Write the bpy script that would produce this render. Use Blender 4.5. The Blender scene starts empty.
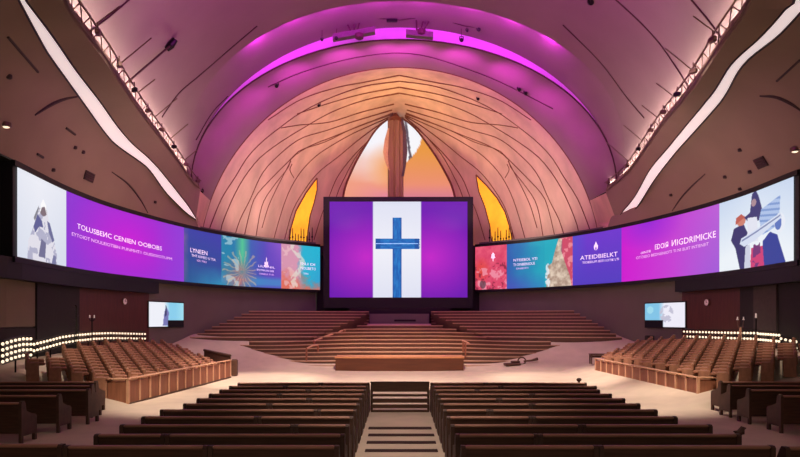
import bpy, math, random
import numpy as np
from mathutils import Vector
from mathutils.bvhtree import BVHTree
random.seed(7)
rng = np.random.default_rng(7)
SC = bpy.context.scene
COL = SC.collection
PI = math.pi
# ------------------------------------------------------------------ camera
F, CX, HY, HC = 620.0, 400.0, 320.0, 2.8          # focal in px, centre column, horizon row, eye height
cam_d = bpy.data.cameras.new('camera'); cam = bpy.data.objects.new('camera', cam_d); COL.objects.link(cam)
cam.location = (0, 0, HC); cam.rotation_euler = (PI/2, 0, 0)
cam_d.sensor_fit = 'HORIZONTAL'; cam_d.sensor_width = 36; cam_d.lens = 36*F/800
cam_d.shift_y = (HY-228.5)/800; cam_d.clip_end = 300
SC.camera = cam
vs = SC.view_settings
vs.view_transform = 'Standard'; vs.look = 'None'; vs.gamma = 1; vs.use_curve_mapping = False; vs.exposure = 0.0

def P(px, py, y):                                   # pixel + distance -> place in the hall
    return Vector(((px-CX)*y/F, y, HC+(HY-py)*y/F))
def ray(px, py):
    return Vector((0, 0, HC)), Vector(((px-CX)/F, 1, (HY-py)/F)).normalized()

# ------------------------------------------------------------------ materials
def lin(c):
    return tuple(((v/255)/12.92 if v/255 <= .04045 else ((v/255+.055)/1.055)**2.4) for v in c)
MATS = {}
def mat(name, rgb, rough=.6, metal=0, var=.12, scale=6, stretch=None, bump=0, emit=0, spec=.4):
    if name in MATS: return MATS[name]
    m = bpy.data.materials.new(name); m.use_nodes = True
    nt = m.node_tree; N = nt.nodes; L = nt.links
    b = N['Principled BSDF']
    c = lin(rgb)
    b.inputs['Roughness'].default_value = rough; b.inputs['Metallic'].default_value = metal
    b.inputs['Specular IOR Level'].default_value = spec
    tc = N.new('ShaderNodeTexCoord'); mp = N.new('ShaderNodeMapping')
    if stretch: mp.inputs['Scale'].default_value = stretch
    nz = N.new('ShaderNodeTexNoise'); nz.inputs['Scale'].default_value = scale; nz.inputs['Detail'].default_value = 4
    L.new(tc.outputs['Object'], mp.inputs['Vector']); L.new(mp.outputs['Vector'], nz.inputs['Vector'])
    rp = N.new('ShaderNodeValToRGB')
    rp.color_ramp.elements[0].position = .3; rp.color_ramp.elements[1].position = .7
    rp.color_ramp.elements[0].color = (*[v*(1-var) for v in c], 1)
    rp.color_ramp.elements[1].color = (*[min(1, v*(1+var)) for v in c], 1)
    L.new(nz.outputs['Fac'], rp.inputs['Fac']); L.new(rp.outputs['Color'], b.inputs['Base Color'])
    if bump:
        bp = N.new('ShaderNodeBump'); bp.inputs['Strength'].default_value = bump; bp.inputs['Distance'].default_value = .02
        L.new(nz.outputs['Fac'], bp.inputs['Height']); L.new(bp.outputs['Normal'], b.inputs['Normal'])
    if emit:
        L.new(rp.outputs['Color'], b.inputs['Emission Color']); b.inputs['Emission Strength'].default_value = emit
    MATS[name] = m
    return m
def screen_mat():
    m = bpy.data.materials.new('lit_picture'); m.use_nodes = True
    nt = m.node_tree; N = nt.nodes; L = nt.links
    b = N['Principled BSDF']; b.inputs['Base Color'].default_value = (.01, .01, .01, 1); b.inputs['Roughness'].default_value = .5
    b.inputs['Specular IOR Level'].default_value = .1
    a = N.new('ShaderNodeAttribute'); a.attribute_name = 'picture'
    L.new(a.outputs['Color'], b.inputs['Emission Color']); b.inputs['Emission Strength'].default_value = 1.0
    return m
SCREEN = screen_mat()
plaster = mat('vault_plaster', (136, 108, 114), .85, var=.05, scale=.6)
soffit_m = mat('soffit_plaster', (150, 130, 112), .85, var=.06, scale=.5)
shell_m = mat('apse_timber_veneer', (212, 178, 156), .7, var=.17, scale=.9, stretch=(1, 1, .35))
rib_m = mat('rib_timber', (124, 72, 52), .6)
seam_m = mat('dark_seam', (74, 44, 48), .8)  # dark line colour for vault seams, rods and cables
floor_m = mat('pale_carpet', (204, 186, 164), .85, var=.07, scale=1.2, bump=.1)
wall_m = mat('taupe_wall', (112, 108, 98), .85, var=.05, scale=.8)
beige_m = mat('warm_beige_wall', (130, 118, 98), .85, var=.05, scale=.8)
wood_panel_m = mat('dark_wood_panelling', (84, 44, 32), .5, var=.22, scale=3, stretch=(6, 6, .4))
dark_m = mat('dark_charcoal', (36, 30, 30), .7)
greycol_m = mat('grey_column', (74, 64, 60), .8)
black_m = mat('black_housing', (14, 12, 14), .55, var=.05)
pew_m = mat('dark_pew_wood', (84, 56, 42), .5, var=.25, scale=4, stretch=(.5, 6, 6))
pewcap_m = mat('pew_cap_wood', (176, 126, 102), .5, var=.18, scale=4, stretch=(.5, 6, 6))
pewend_m = mat('pew_end_wood', (84, 58, 46), .55, var=.2, scale=5)
seat_m = mat('brown_upholstery', (150, 100, 76), .8, var=.12, scale=9)
seatback_m = mat('seat_back_wood', (168, 118, 90), .55, var=.15, scale=8)
rail_m = mat('rail_panel_wood', (150, 96, 70), .55, var=.18, scale=3, stretch=(4, 4, .5))
post_m = mat('rail_post_wood', (206, 158, 124), .5, var=.1, scale=4)
step_m = mat('step_wood_shaded', (96, 68, 50), .5, var=.16, scale=3, stretch=(.4, 5, 5))  # darkened so the risers carry their shade in the colour
nose_m = mat('step_nosing_lit', (190, 152, 120), .45, var=.1)  # paled so the step tops look lit against the risers
stage_m = mat('podium_wood', (100, 58, 36), .45, var=.14, scale=2, stretch=(.4, 4, 4))
metal_m = mat('truss_metal', (120, 96, 84), .4, .6)
fit_m = mat('brown_fitting', (66, 50, 44), .6)
dmetal_m = mat('dark_metal', (30, 24, 26), .45, .5)
lamp_m = mat('glowing_bulb', (255, 232, 200), .4, var=.01, emit=1.35)
ribbon_m = mat('white_light_ribbon', (232, 216, 214), .5, var=.02, scale=1, emit=.78)
ledarch_m = mat('magenta_led_strip', (176, 78, 178), .5, var=.06, scale=.5, emit=.62)
amber_m = mat('amber_glass', (248, 172, 46), .3, var=.16, scale=.7, emit=.9)
white_m = mat('white_lettering', (240, 226, 245), .5, var=.01, emit=.9)
dim_white_m = mat('small_lettering', (226, 190, 236), .5, var=.01, emit=.8)
clock_m = mat('clock_face', (252, 246, 238), .5, var=.03)
strip_m = mat('dark_carpet_strip', (58, 36, 32), .9)
green_m = mat('dark_leaf', (40, 52, 26), .6)
pink_m = mat('pale_trim_pink', (206, 172, 166), .7, var=.05)
greyplat_m = mat('grey_catwalk', (92, 78, 80), .7)

# ------------------------------------------------------------------ mesh builder
ORIG = {}
class MB:
    def __init__(s): s.v = []; s.f = []; s.smooth = False
    def add(s, vs_, fs_):
        o = len(s.v); s.v += [tuple(p) for p in vs_]; s.f += [tuple(i+o for i in f) for f in fs_]; return s
    def box(s, c, d, rz=0, ch=0):
        x, y, z = d[0]/2, d[1]/2, d[2]/2
        if ch:
            k = min(ch, x*.9, y*.9, z*.9)
            ring = lambda xx, yy, zz: [(-xx+k, -yy, zz), (xx-k, -yy, zz), (xx, -yy+k, zz), (xx, yy-k, zz), (xx-k, yy, zz), (-xx+k, yy, zz), (-xx, yy-k, zz), (-xx, -yy+k, zz)]
            rs = [ring(x-k, y-k, -z), ring(x, y, -z+k), ring(x, y, z-k), ring(x-k, y-k, z)]
            vs_ = [p for r in rs for p in r]; fs = [tuple(range(7, -1, -1)), tuple(range(24, 32))]
            for a in range(3):
                for i in range(8): fs.append((a*8+i, a*8+(i+1) % 8, a*8+8+(i+1) % 8, a*8+8+i))
        else:
            vs_ = [(a, b, e) for e in (-z, z) for a, b in ((-x, -y), (x, -y), (x, y), (-x, y))]
            fs = [(3, 2, 1, 0), (4, 5, 6, 7), (0, 1, 5, 4), (1, 2, 6, 5), (2, 3, 7, 6), (3, 0, 4, 7)]
        cs, sn = math.cos(rz), math.sin(rz)
        return s.add([(c[0]+p[0]*cs-p[1]*sn, c[1]+p[0]*sn+p[1]*cs, c[2]+p[2]) for p in vs_], fs)
    def prism(s, poly, z0, z1, axis='z'):
        n = len(poly)
        def m(p, h): return (p[0], p[1], h) if axis == 'z' else (h, p[0], p[1])
        vs_ = [m(p, z0) for p in poly]+[m(p, z1) for p in poly]
        fs = [tuple(range(n-1, -1, -1)), tuple(range(n, 2*n))]+[(i, (i+1) % n, n+(i+1) % n, n+i) for i in range(n)]
        return s.add(vs_, fs)
    def tube(s, path, r, n=6, cap=True):
        path = [Vector(p) for p in path]
        rr = r if isinstance(r, (list, tuple)) else [r]*len(path)
        vs_, fs = [], []
        up = None
        for i, p in enumerate(path):
            t = (path[min(i+1, len(path)-1)]-path[max(i-1, 0)])
            t = t.normalized() if t.length > 1e-9 else Vector((0, 0, 1))
            if up is None:
                up = t.orthogonal().normalized()
            up = (up-t*up.dot(t)); up = up.normalized() if up.length > 1e-6 else t.orthogonal().normalized()
            b = t.cross(up)
            for k in range(n):
                a = 2*PI*k/n
                vs_.append(p+(up*math.cos(a)+b*math.sin(a))*rr[i])
        for i in range(len(path)-1):
            for k in range(n): fs.append((i*n+k, i*n+(k+1) % n, (i+1)*n+(k+1) % n, (i+1)*n+k))
        if cap:
            fs.append(tuple(range(n-1, -1, -1))); fs.append(tuple(range((len(path)-1)*n, len(path)*n)))
        return s.add(vs_, fs)
    def lathe(s, c, prof, n=12):
        vs_, fs = [], []
        for r, z in prof:
            for k in range(n):
                a = 2*PI*k/n; vs_.append((c[0]+r*math.cos(a), c[1]+r*math.sin(a), c[2]+z))
        for i in range(len(prof)-1):
            for k in range(n): fs.append((i*n+k, i*n+(k+1) % n, (i+1)*n+(k+1) % n, (i+1)*n+k))
        fs.append(tuple(range(n-1, -1, -1))); fs.append(tuple(range((len(prof)-1)*n, len(prof)*n)))
        return s.add(vs_, fs)
    def grid(s, rows):                              # rows of equally many points
        n = len(rows[0]); vs_ = [p for r in rows for p in r]
        fs = [(i*n+j, i*n+j+1, (i+1)*n+j+1, (i+1)*n+j) for i in range(len(rows)-1) for j in range(n-1)]
        return s.add(vs_, fs)
    def sweep(s, rings):                            # closed section loops joined along a path, capped
        n = len(rings[0]); vs_ = [p for r in rings for p in r]; fs = []
        for i in range(len(rings)-1):
            for k in range(n): fs.append((i*n+k, i*n+(k+1) % n, (i+1)*n+(k+1) % n, (i+1)*n+k))
        fs.append(tuple(range(n-1, -1, -1))); fs.append(tuple(range((len(rings)-1)*n, len(rings)*n)))
        return s.add(vs_, fs)
    def build(s, name, m, parent=None, smooth=False, world=True):
        me = bpy.data.meshes.new(name)
        off = ORIG.get(parent.name, (0, 0, 0)) if (parent and world) else (0, 0, 0)
        me.from_pydata([(p[0]-off[0], p[1]-off[1], p[2]-off[2]) for p in s.v], [], s.f)
        me.materials.append(m)
        if smooth:
            for p in me.polygons: p.use_smooth = True
        me.update()
        import bmesh
        bm = bmesh.new(); bm.from_mesh(me); bmesh.ops.recalc_face_normals(bm, faces=bm.faces); bm.to_mesh(me); bm.free()
        o = bpy.data.objects.new(name, me); COL.objects.link(o)
        if parent: o.parent = parent
        ORIG[o.name] = off
        return o
def tag(o, label, cat, group=None):
    o['label'] = label; o['category'] = cat
    if group: o['group'] = group
    return o
def thing(name, label, cat, loc=(0, 0, 0), rz=0, group=None):
    o = bpy.data.objects.new(name, None); COL.objects.link(o)
    o.empty_display_size = .1
    o.location = loc; o.rotation_euler = (0, 0, rz); ORIG[o.name] = tuple(loc)
    return tag(o, label, cat, group)
def struct(o):
    o['kind'] = 'structure'; return o
def copy_thing(root, loc, rz, label, group=None):
    r = root.copy(); COL.objects.link(r); r.location = loc; r.rotation_euler = (0, 0, rz); r['label'] = label
    if group: r['group'] = group
    for ch in list(root.children):
        c = ch.copy(); COL.objects.link(c); c.parent = r
        for g in list(ch.children):
            d = g.copy(); COL.objects.link(d); d.parent = c
    return r
ORD = ['zeroth', 'first', 'second', 'third', 'fourth', 'fifth', 'sixth', 'seventh', 'eighth', 'ninth', 'tenth', 'eleventh', 'twelfth', 'thirteenth', 'fourteenth', 'fifteenth', 'sixteenth', 'seventeenth', 'eighteenth', 'nineteenth', 'twentieth']

# ------------------------------------------------------------------ smooth curves
def dense(pts, n=160):                              # Catmull-Rom through points, resampled by arc length
    p = np.array(pts, float); q = np.vstack([2*p[0]-p[1], p, 2*p[-1]-p[-2]]); out = []
    for i in range(1, len(q)-2):
        for t in np.linspace(0, 1, 24, endpoint=False):
            a, b, c, d = q[i-1], q[i], q[i+1], q[i+2]
            out.append(.5*((2*b)+(-a+c)*t+(2*a-5*b+4*c-d)*t*t+(-a+3*b-3*c+d)*t**3))
    out.append(q[-2]); out = np.array(out)
    s = np.concatenate([[0], np.cumsum(np.linalg.norm(np.diff(out, axis=0), axis=1))])
    u = np.linspace(0, s[-1], n)
    return np.stack([np.interp(u, s, out[:, k]) for k in range(out.shape[1])], 1)
BAND = {-1: dense([(5.95, 46.0), (9.5, 42.6), (12.3, 37.2), (13.75, 31), (14.0, 26.5), (13.55, 21.9)]),
        1: dense([(5.6, 46.0), (9.4, 42.6), (12.5, 37.6), (14.3, 32), (14.95, 27.5), (14.85, 23.3)])}
for k in BAND: BAND[k][:, 0] *= k
BZ0, BZ1 = 5.03, 8.2
def normals(c):                                     # horizontal normals pointing into the hall
    t = np.gradient(c, axis=0); n = np.stack([-t[:, 1], t[:, 0]], 1); n /= np.linalg.norm(n, axis=1)[:, None]
    if (n[len(n)//2]*(np.array([0, 30])-c[len(n)//2])).sum() < 0: n = -n
    return n
def offset(c, d): return c+normals(c)*d
def at_px(curve, px):                               # arc index where the curve is seen at a pixel column
    q = CX+F*curve[:, 0]/curve[:, 1]
    o = np.argsort(q)
    return float(np.interp(px, q[o], np.arange(len(q))[o]))
def on(curve, i):
    a = np.arange(len(curve)); return np.array([np.interp(i, a, curve[:, 0]), np.interp(i, a, curve[:, 1])])

# full wall line: behind the LED band, then on towards the camera
WALL = {}
for sd in (-1, 1):
    w = offset(BAND[sd], -.5)
    e = w[-1]
    ext = [(e[0]*(1+.004*k), e[1]-1.6*k) for k in range(1, 12)]
    WALL[sd] = np.vstack([w, np.array(ext)])

# ------------------------------------------------------------------ floor with raked sides
def sstep(a, b, x):
    t = min(1, max(0, (x-a)/(b-a))); return t*t*(3-2*t)
def fz(x, y):
    side = .25*max(abs(x)-8.75, 0)*sstep(19.4, 19.75, y)
    return math.hypot(side, (.15+.30*sstep(5, 9.5, abs(x)))*min(max(y-34, 0), 3.8))
ys = list(np.arange(3, 19.1, .8))+list(np.arange(19.3, 19.9, .1))+list(np.arange(20.0, 48, .4))
xs = list(np.arange(-16.0, 16.01, .4))
mb = MB(); mb.grid([[(x, y, fz(x, y)) for x in xs] for y in ys])
struct(mb.build('floor', floor_m, smooth=True))

# ------------------------------------------------------------------ walls
def wall_strip(curve, i0, i1, z0, z1, off, thick, n=40, ztop=None):
    c1 = offset(curve, off); c0 = offset(curve, off-thick); rings = []
    for i in np.linspace(i0, i1, n):
        a, b = on(c1, i), on(c0, i)
        rings.append([(a[0], a[1], z0), (a[0], a[1], z1), (b[0], b[1], z1), (b[0], b[1], z0)])
    return MB().sweep(rings)
for sd, nm in ((-1, 'wall_left'), (1, 'wall_right')):
    struct(wall_strip(WALL[sd], 0, len(WALL[sd])-1, -.3, 8.6, 0, .2, 90).build(nm, wall_m))
tn = 1
def trim(mbb, m, **k):
    global tn
    o = mbb.build('trim_%d' % tn, m, **k); tn += 1; return struct(o)
W = WALL[-1]
trim(wall_strip(W, at_px(W, 148), at_px(W, 76), -.2, 5.2, .06, .05, 20), wood_panel_m)        # panelled recess
trim(wall_strip(W, at_px(W, 76), at_px(W, 33), -.2, 5.2, .16, .15, 14), dark_m)               # dark column
trim(wall_strip(W, at_px(W, 33), len(W)-1, 2.55, 4.95, .08, .07, 20), beige_m)                # beige bay
trim(wall_strip(W, at_px(W, 33), len(W)-1, 1.0, 2.5, .10, .09, 20), dark_m)
W = WALL[1]
trim(wall_strip(W, at_px(W, 683), at_px(W, 742), -.2, 5.2, .06, .05, 20), wood_panel_m)
trim(wall_strip(W, at_px(W, 742), at_px(W, 757), -.2, 5.2, .10, .09, 8), dark_m)
trim(wall_strip(W, at_px(W, 757), at_px(W, 780), -.2, 5.2, .16, .15, 10), greycol_m)
trim(wall_strip(W, at_px(W, 780), len(W)-1, -.2, 5.2, .08, .07, 20), dark_m)
# back wall behind the choir, charcoal to hold the shadow there
struct(MB().box((0, 46.95, 4.2), (12.6, .3, 8.4)).build('wall_back', dark_m))
# dark bulkhead standing in for the shadowed zone under the outer LED bands
for sd, a in ((-1, 150), (1, 684)):
    W = WALL[sd]; trim(wall_strip(W, at_px(W, a), len(W)-1, 4.25, 5.0, .55, .5, 40), black_m)

# ------------------------------------------------------------------ pictures
def hashn(a, b): return np.modf(np.abs(np.sin(a*127.1+b*311.7)*43758.5453))[0]
def noise(u, v):
    i, j = np.floor(u), np.floor(v); f, g = u-i, v-j; f = f*f*(3-2*f); g = g*g*(3-2*g)
    return (hashn(i, j)*(1-f)+hashn(i+1, j)*f)*(1-g)+(hashn(i, j+1)*(1-f)+hashn(i+1, j+1)*f)*g
def fbm(u, v): return .5*noise(u, v)+.3*noise(u*2.1+3, v*2.1)+.2*noise(u*4.3, v*4.3+7)
def mix(a, b, t):
    t = np.clip(t, 0, 1)[:, None]; return np.asarray(a, float)*(1-t)+np.asarray(b, float)*t
def inpoly(u, v, pts):
    r = np.zeros(u.shape, bool); n = len(pts)
    for i in range(n):
        x0, y0 = pts[i]; x1, y1 = pts[(i+1) % n]
        c = ((y0 > v) != (y1 > v)) & (u < (x1-x0)*(v-y0)/((y1-y0) if y1 != y0 else 1e-9)+x0)
        r ^= c
    return r
def put(C, m, col, soft=1.0):
    C[m] = C[m]*(1-soft)+np.array(col, float)*soft
def picture(name, parent, pos, nu, nv, paint):      # pos(u,v) -> place, u to the right, v up; paint -> 0..255
    U, V = np.meshgrid(np.linspace(0, 1, nu+1), np.linspace(0, 1, nv+1)); U = U.ravel(); V = V.ravel()
    off = np.array(ORIG.get(parent.name, (0, 0, 0)))
    pts = [tuple(np.array(pos(u, v))-off) for u, v in zip(U, V)]
    n = nu+1
    fs = [(j*n+i, j*n+i+1, (j+1)*n+i+1, (j+1)*n+i) for j in range(nv) for i in range(nu)]
    me = bpy.data.meshes.new(name); me.from_pydata(pts, [], fs); me.materials.append(SCREEN)
    C = np.clip(paint(U, V), 0, 255)/255
    C = np.where(C <= .04045, C/12.92, ((C+.055)/1.055)**2.4)
    at = me.color_attributes.new('picture', 'FLOAT_COLOR', 'POINT')
    at.data.foreach_set('color', np.hstack([C, np.ones((len(C), 1))]).astype(np.float32).ravel())
    o = bpy.data.objects.new(name, me); COL.objects.link(o); o.parent = parent
    return o
def text_mesh(body, size=1):
    cu = bpy.data.curves.new('t', 'FONT'); cu.body = body; cu.size = size; cu.resolution_u = 2
    o = bpy.data.objects.new('t', cu); COL.objects.link(o)
    me = bpy.data.meshes.new_from_object(o)
    v = np.array([tuple(p.co) for p in me.vertices]); f = [tuple(p.vertices) for p in me.polygons]
    bpy.data.objects.remove(o); bpy.data.curves.remove(cu); bpy.data.meshes.remove(me)
    return v, f
def lettering(name, parent, body, pos, u0, v0, u1, v1, h, m, thick=True):   # baseline u0,v0 -> u1,v1, cap height h, in picture units
    n = len(body); hh = .72; i = 0
    full = text_mesh(body)[0][:, 0].max()
    for word in body.split(' '):
        start = 0 if i == 0 else text_mesh(body[:i-1]+'|'+word[:1])[0][:, 0].max()-text_mesh(word[:1])[0][:, 0].max()
        v, f = text_mesh(word); pts = []
        for p in v:
            t = (start+p[0])/full; pts.append(pos(u0+(u1-u0)*t, v0+(v1-v0)*t+h*p[1]/hh))
        MB().add(pts, f).build(name, m, parent); i += len(word)+1
def glyph(name, parent, polys, pos, uc, vc, su, sv, m):
    mbb = MB()
    for poly in polys:
        mbb.add([pos(uc+su*a, vc+sv*b) for a, b in poly], [tuple(range(len(poly)))])
    return mbb.build(name, m, parent)

# ------------------------------------------------------------------ LED bands
def band_pos(sd, pl, pr, off=.03):                  # picture frame between two pixel columns of the band
    c = offset(BAND[sd], off); i0, i1 = at_px(BAND[sd], pl), at_px(BAND[sd], pr)
    def pos(u, v):
        p = on(c, i0+(i1-i0)*u); return (p[0], p[1], BZ0+(BZ1-BZ0)*v)
    return pos
def g_purple(U, V):
    d = np.sqrt(((U-.52)*1.0)**2+((V-.55)*.55)**2)
    C = mix((202, 28, 212), (142, 52, 208), d*2.0)
    return mix(C, (150, 70, 220), np.clip(U-.72, 0, 1)*2)
def p_robed(U, V):
    C = mix((236, 238, 246), (206, 214, 230), (1-V)*.5+.5*np.abs(U-.4))
    rob = inpoly(U, V, [(.18, .0), (.2, .22), (.3, .4), (.36, .56), (.44, .67), (.5, .75), (.57, .69), (.62, .52), (.72, .33), (.8, .12), (.8, 0)])
    n = fbm(U*9, V*9)
    put(C, rob, (224, 222, 232)); put(C, rob & (n > .55), (176, 176, 200))
    put(C, inpoly(U, V, [(.3, .4), (.38, .56), (.47, .5), (.5, .42), (.42, .42), (.33, .33)]), (92, 96, 146))
    put(C, inpoly(U, V, [(.58, .52), (.64, .5), (.74, .3), (.7, .27), (.62, .38)]), (104, 108, 150))
    put(C, inpoly(U, V, [(.4, .06), (.46, .28), (.56, .24), (.54, .05)]), (112, 112, 146))
    put(C, inpoly(U, V, [(.68, 0), (.72, .12), (.78, .1), (.78, 0)]), (120, 122, 160))
    put(C, ((U-.5)/.075)**2+((V-.62)/.06)**2 < 1, (126, 110, 118))
    put(C, inpoly(U, V, [(.42, .56), (.45, .7), (.5, .77), (.56, .7), (.57, .6), (.53, .68), (.47, .66)]), (250, 250, 252))
    put(C, inpoly(U, V, [(.3, .5), (.4, .66), (.41, .63), (.33, .47)]), (130, 130, 140))
    return C
def p_blue(U, V):
    C = mix((40, 84, 140), (64, 66, 166), V*.9+.2*U); n = fbm(U*4, V*4)
    C = mix(C, (52, 156, 190), np.clip(.75-V*2.4+.3*n, 0, .9)*U)
    e = np.clip(1-U*7, 0, 1); C = mix(C, (150, 110, 150), e*n*1.2)
    return C
def p_collage(U, V):
    n = fbm(U*7, V*8); C = mix((36, 130, 170), (92, 70, 186), U*1.5-.2)
    C = mix(C, (150, 90, 205), np.clip((U-.72)*3, 0, .8)*V)
    C = mix(C, (84, 196, 150), np.clip(1-np.abs(U-.36)*7, 0, 1)*np.clip(V*1.5, 0, 1))
    C = mix(C, (66, 150, 200), np.clip(1-np.abs(V-.12)*7, 0, .7))
    r = np.clip(1-np.hypot((U-.28)*1.2, (V-.18))*2.4, 0, 1)
    C = mix(C, (186, 110, 110), r*1.6*n)
    put(C, (n > .6) & (U < .3), (176, 206, 216), .7)
    a = np.arctan2(V-.3, (U-.36)*1.3); st = (np.sin(a*18+n*5) > .75) & (np.hypot((U-.36)*1.3, V-.3) < .45) & (U < .6)
    put(C, st, (230, 190, 150), .5)
    return C
def p_pink(U, V):
    n = fbm(U*8, V*9); C = mix((214, 150, 176), (40, 178, 210), (U-.38+.25*(n-.5))*5)
    C = mix(C, (70, 140, 205), np.clip((U-.6)*2, 0, 1)*np.clip(.8-V, 0, 1))
    C = mix(C, (222, 110, 92), np.clip(.55-V-.4*U+.5*(n-.5), 0, 1)*3)
    put(C, (np.abs(U-.42+.12*np.sin(V*8)) < .07) & (n > .4), (226, 226, 210), .7)
    put(C, (n > .62) & (U < .5), (236, 196, 200), .6)
    return C
def p_red(U, V):
    n = fbm(U*7, V*8); C = mix((206, 52, 92), (232, 92, 120), n*1.4)
    C = mix(C, (226, 70, 60), np.clip(1-np.hypot(U-.2, V-.45)*3, 0, 1))
    put(C, (n > .58) & (V < .5), (240, 150, 170), .8); put(C, (n < .32) & (V < .6), (120, 40, 60), .7)
    put(C, (np.hypot((U-.25), V-.12) < .1) & (n > .4), (80, 60, 70), .7)
    return C
def p_teal(U, V):
    n = fbm(U*3, V*3); C = mix((52, 96, 176), (34, 164, 188), U*1.1+.3*(n-.5)); return mix(C, (80, 80, 186), np.clip(.35-V, 0, 1)*2*(1-U*.6))
def p_rock(U, V):
    n = fbm(U*8, V*12); C = mix((36, 170, 190), (206, 78, 104), (U-.45)*5)
    rk = inpoly(U, V, [(.06, 0), (.12, .45), (.26, .5), (.38, .78), (.5, 1), (.62, .98), (.58, .75), (.72, .5), (.9, .2), (.95, 0)])
    C2 = mix((150, 120, 104), (226, 206, 186), n*1.6-.2); C[rk] = C2[rk]
    put(C, (U > .55) & (n > .6) & ~rk, (240, 150, 160), .8)
    put(C, inpoly(U, V, [(0, 0), (.05, .5), (.14, .5), (.2, .1), (.15, 0)]) & (n > .4), (226, 232, 236), .9)
    return C
def p_indigo(U, V):
    C = mix((84, 62, 190), (112, 58, 204), V); return mix(C, (70, 92, 204), np.clip((.3-U)*2, 0, 1)*V)
def g_magenta(U, V):
    C = mix((208, 28, 206), (186, 100, 214), U*.95); C = mix(C, (150, 40, 214), np.clip(1-np.hypot((U-.28)*1.3, (V-1.0))*2, 0, 1))
    return mix(C, (146, 90, 216), np.clip((U-.55)*1.4, 0, 1)*np.clip(1-V, 0, 1))
def p_band(U, V):
    C = mix((236, 242, 248), (190, 208, 236), np.abs(U-.5)*.5+(V-.4)*.9); n = fbm(U*10, V*12)
    put(C, inpoly(U, V, [(.16, .42), (.2, .58), (.33, .62), (.4, .45), (.38, .2), (.42, 0), (.28, 0), (.22, .3)]), (62, 58, 108))
    put(C, ((U-.3)/.06)**2+((V-.66)/.065)**2 < 1, (206, 130, 112)); put(C, inpoly(U, V, [(.22, .62), (.23, .72), (.3, .76), (.36, .7), (.33, .69), (.27, .66)]), (190, 96, 84))
    put(C, inpoly(U, V, [(.34, .7), (.42, .74), (.45, .98), (.5, 1.02), (.54, .94), (.6, .72), (.58, .6), (.4, .62)]), (66, 64, 116))
    put(C, ((U-.475)/.035)**2+((V-.86)/.05)**2 < 1, (170, 140, 150))
    put(C, inpoly(U, V, [(.38, .34), (.39, .68), (.52, .66), (.54, .34)]), (226, 228, 240))
    put(C, inpoly(U, V, [(.55, .62), (.58, .74), (.84, .84), (.82, .48), (.6, .4)]), (176, 196, 232))
    put(C, inpoly(U, V, [(.55, .62), (.58, .74), (.84, .84), (.82, .48), (.6, .4)]) & (np.sin(V*90+U*20) > .3), (110, 140, 200), .7)
    put(C, inpoly(U, V, [(.6, 0), (.6, .32), (.7, .42), (.8, .36), (.9, .02), (.9, 0)]), (58, 70, 150))
    put(C, ((U-.83)/.07)**2+((V-.5)/.12)**2 < 1, (232, 236, 246)); put(C, ((U-.81)/.045)**2+((V-.5)/.085)**2 < 1, (96, 120, 190))
    put(C, inpoly(U, V, [(.42, 0), (.44, .26), (.6, .26), (.62, 0)]), (206, 70, 120)); put(C, inpoly(U, V, [(.45, 0), (.47, .3), (.56, .32), (.58, .1), (.52, 0)]) & (n > .5), (120, 60, 120))
    put(C, inpoly(U, V, [(.28, .35), (.3, .42), (.84, .62), (.86, .56), (.5, .36), (.34, .3)]), (214, 222, 240))
    put(C, inpoly(U, V, [(.3, .37), (.31, .4), (.84, .6), (.84, .58)]), (130, 140, 180))
    put(C, inpoly(U, V, [(.34, 0), (.36, .3), (.42, .32), (.43, 0)]), (206, 210, 226))
    return C
PEOPLE = [[(-1, 0), (-.6, .2), (-.3, -.3), (-.1, 1), (.2, .2), (.5, .3), (1, -.1), (.6, -.8), (-.7, -.8)]]
def make_band(sd, label, panels):
    x0 = BAND[sd][len(BAND[sd])//2]
    t = thing('led_display', label, 'screen', (x0[0], x0[1], BZ0))
    ext = BAND[sd].copy(); d = ext[-1]-ext[-2]; d /= np.linalg.norm(d)
    ext = np.vstack([ext, [ext[-1]+d*.25, ext[-1]+d*.55]])
    c1, c0 = offset(ext, .0), offset(ext, -.42)
    for nm, (z0, z1), fr in (('housing', (BZ0-.16, BZ1+.16), 0), ('frame_edge', (BZ1, BZ1+.2), .08), ('frame_edge', (BZ0-.2, BZ0), .08)):
        c1 = offset(ext, fr); c0 = offset(ext, -.42 if nm == 'housing' else -.05)
        rings = [[(c1[i][0], c1[i][1], z0), (c1[i][0], c1[i][1], z1), (c0[i][0], c0[i][1], z1), (c0[i][0], c0[i][1], z0)] for i in range(0, len(ext), 2)]
        MB().sweep(rings).build(nm, black_m, t)
    for pl, pr, paint, res, extra in panels:
        pos = band_pos(sd, pl, pr, .03); pos2 = band_pos(sd, pl, pr, .05)
        pic = picture('picture_panel', t, pos, res, int(res*.9) if res < 160 else 90, paint)
        ORIG[pic.name] = ORIG[t.name]
        for e in extra:
            if e[0] == 't': lettering('lettering', pic, e[1], pos2, *e[2:7], e[7])
            else: glyph('emblem', pic, e[1], pos2, *e[2:6], white_m)
    return t
FLAME = [[(0, 1), (-.35, .4), (-.7, .0), (-.6, -.6), (-.15, -1), (-.25, -.4), (0, -.1), (.25, -.4), (.15, -1), (.6, -.6), (.7, 0), (.35, .4)]]
CREST = [[(-.9, -1), (-.9, -.7), (.9, -.7), (.9, -1)], [(-.6, -.6), (-.6, .1), (-.2, -.2), (0, 1), (.25, .9), (.1, -.1), (.6, .2), (.6, -.6)]]
TREE = [[(-.12, -1), (.12, -1), (.12, -.4), (.8, -.2), (.5, .2), (.6, .5), (0, 1), (-.6, .5), (-.5, .2), (-.8, -.2), (-.12, -.4)]]
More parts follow.
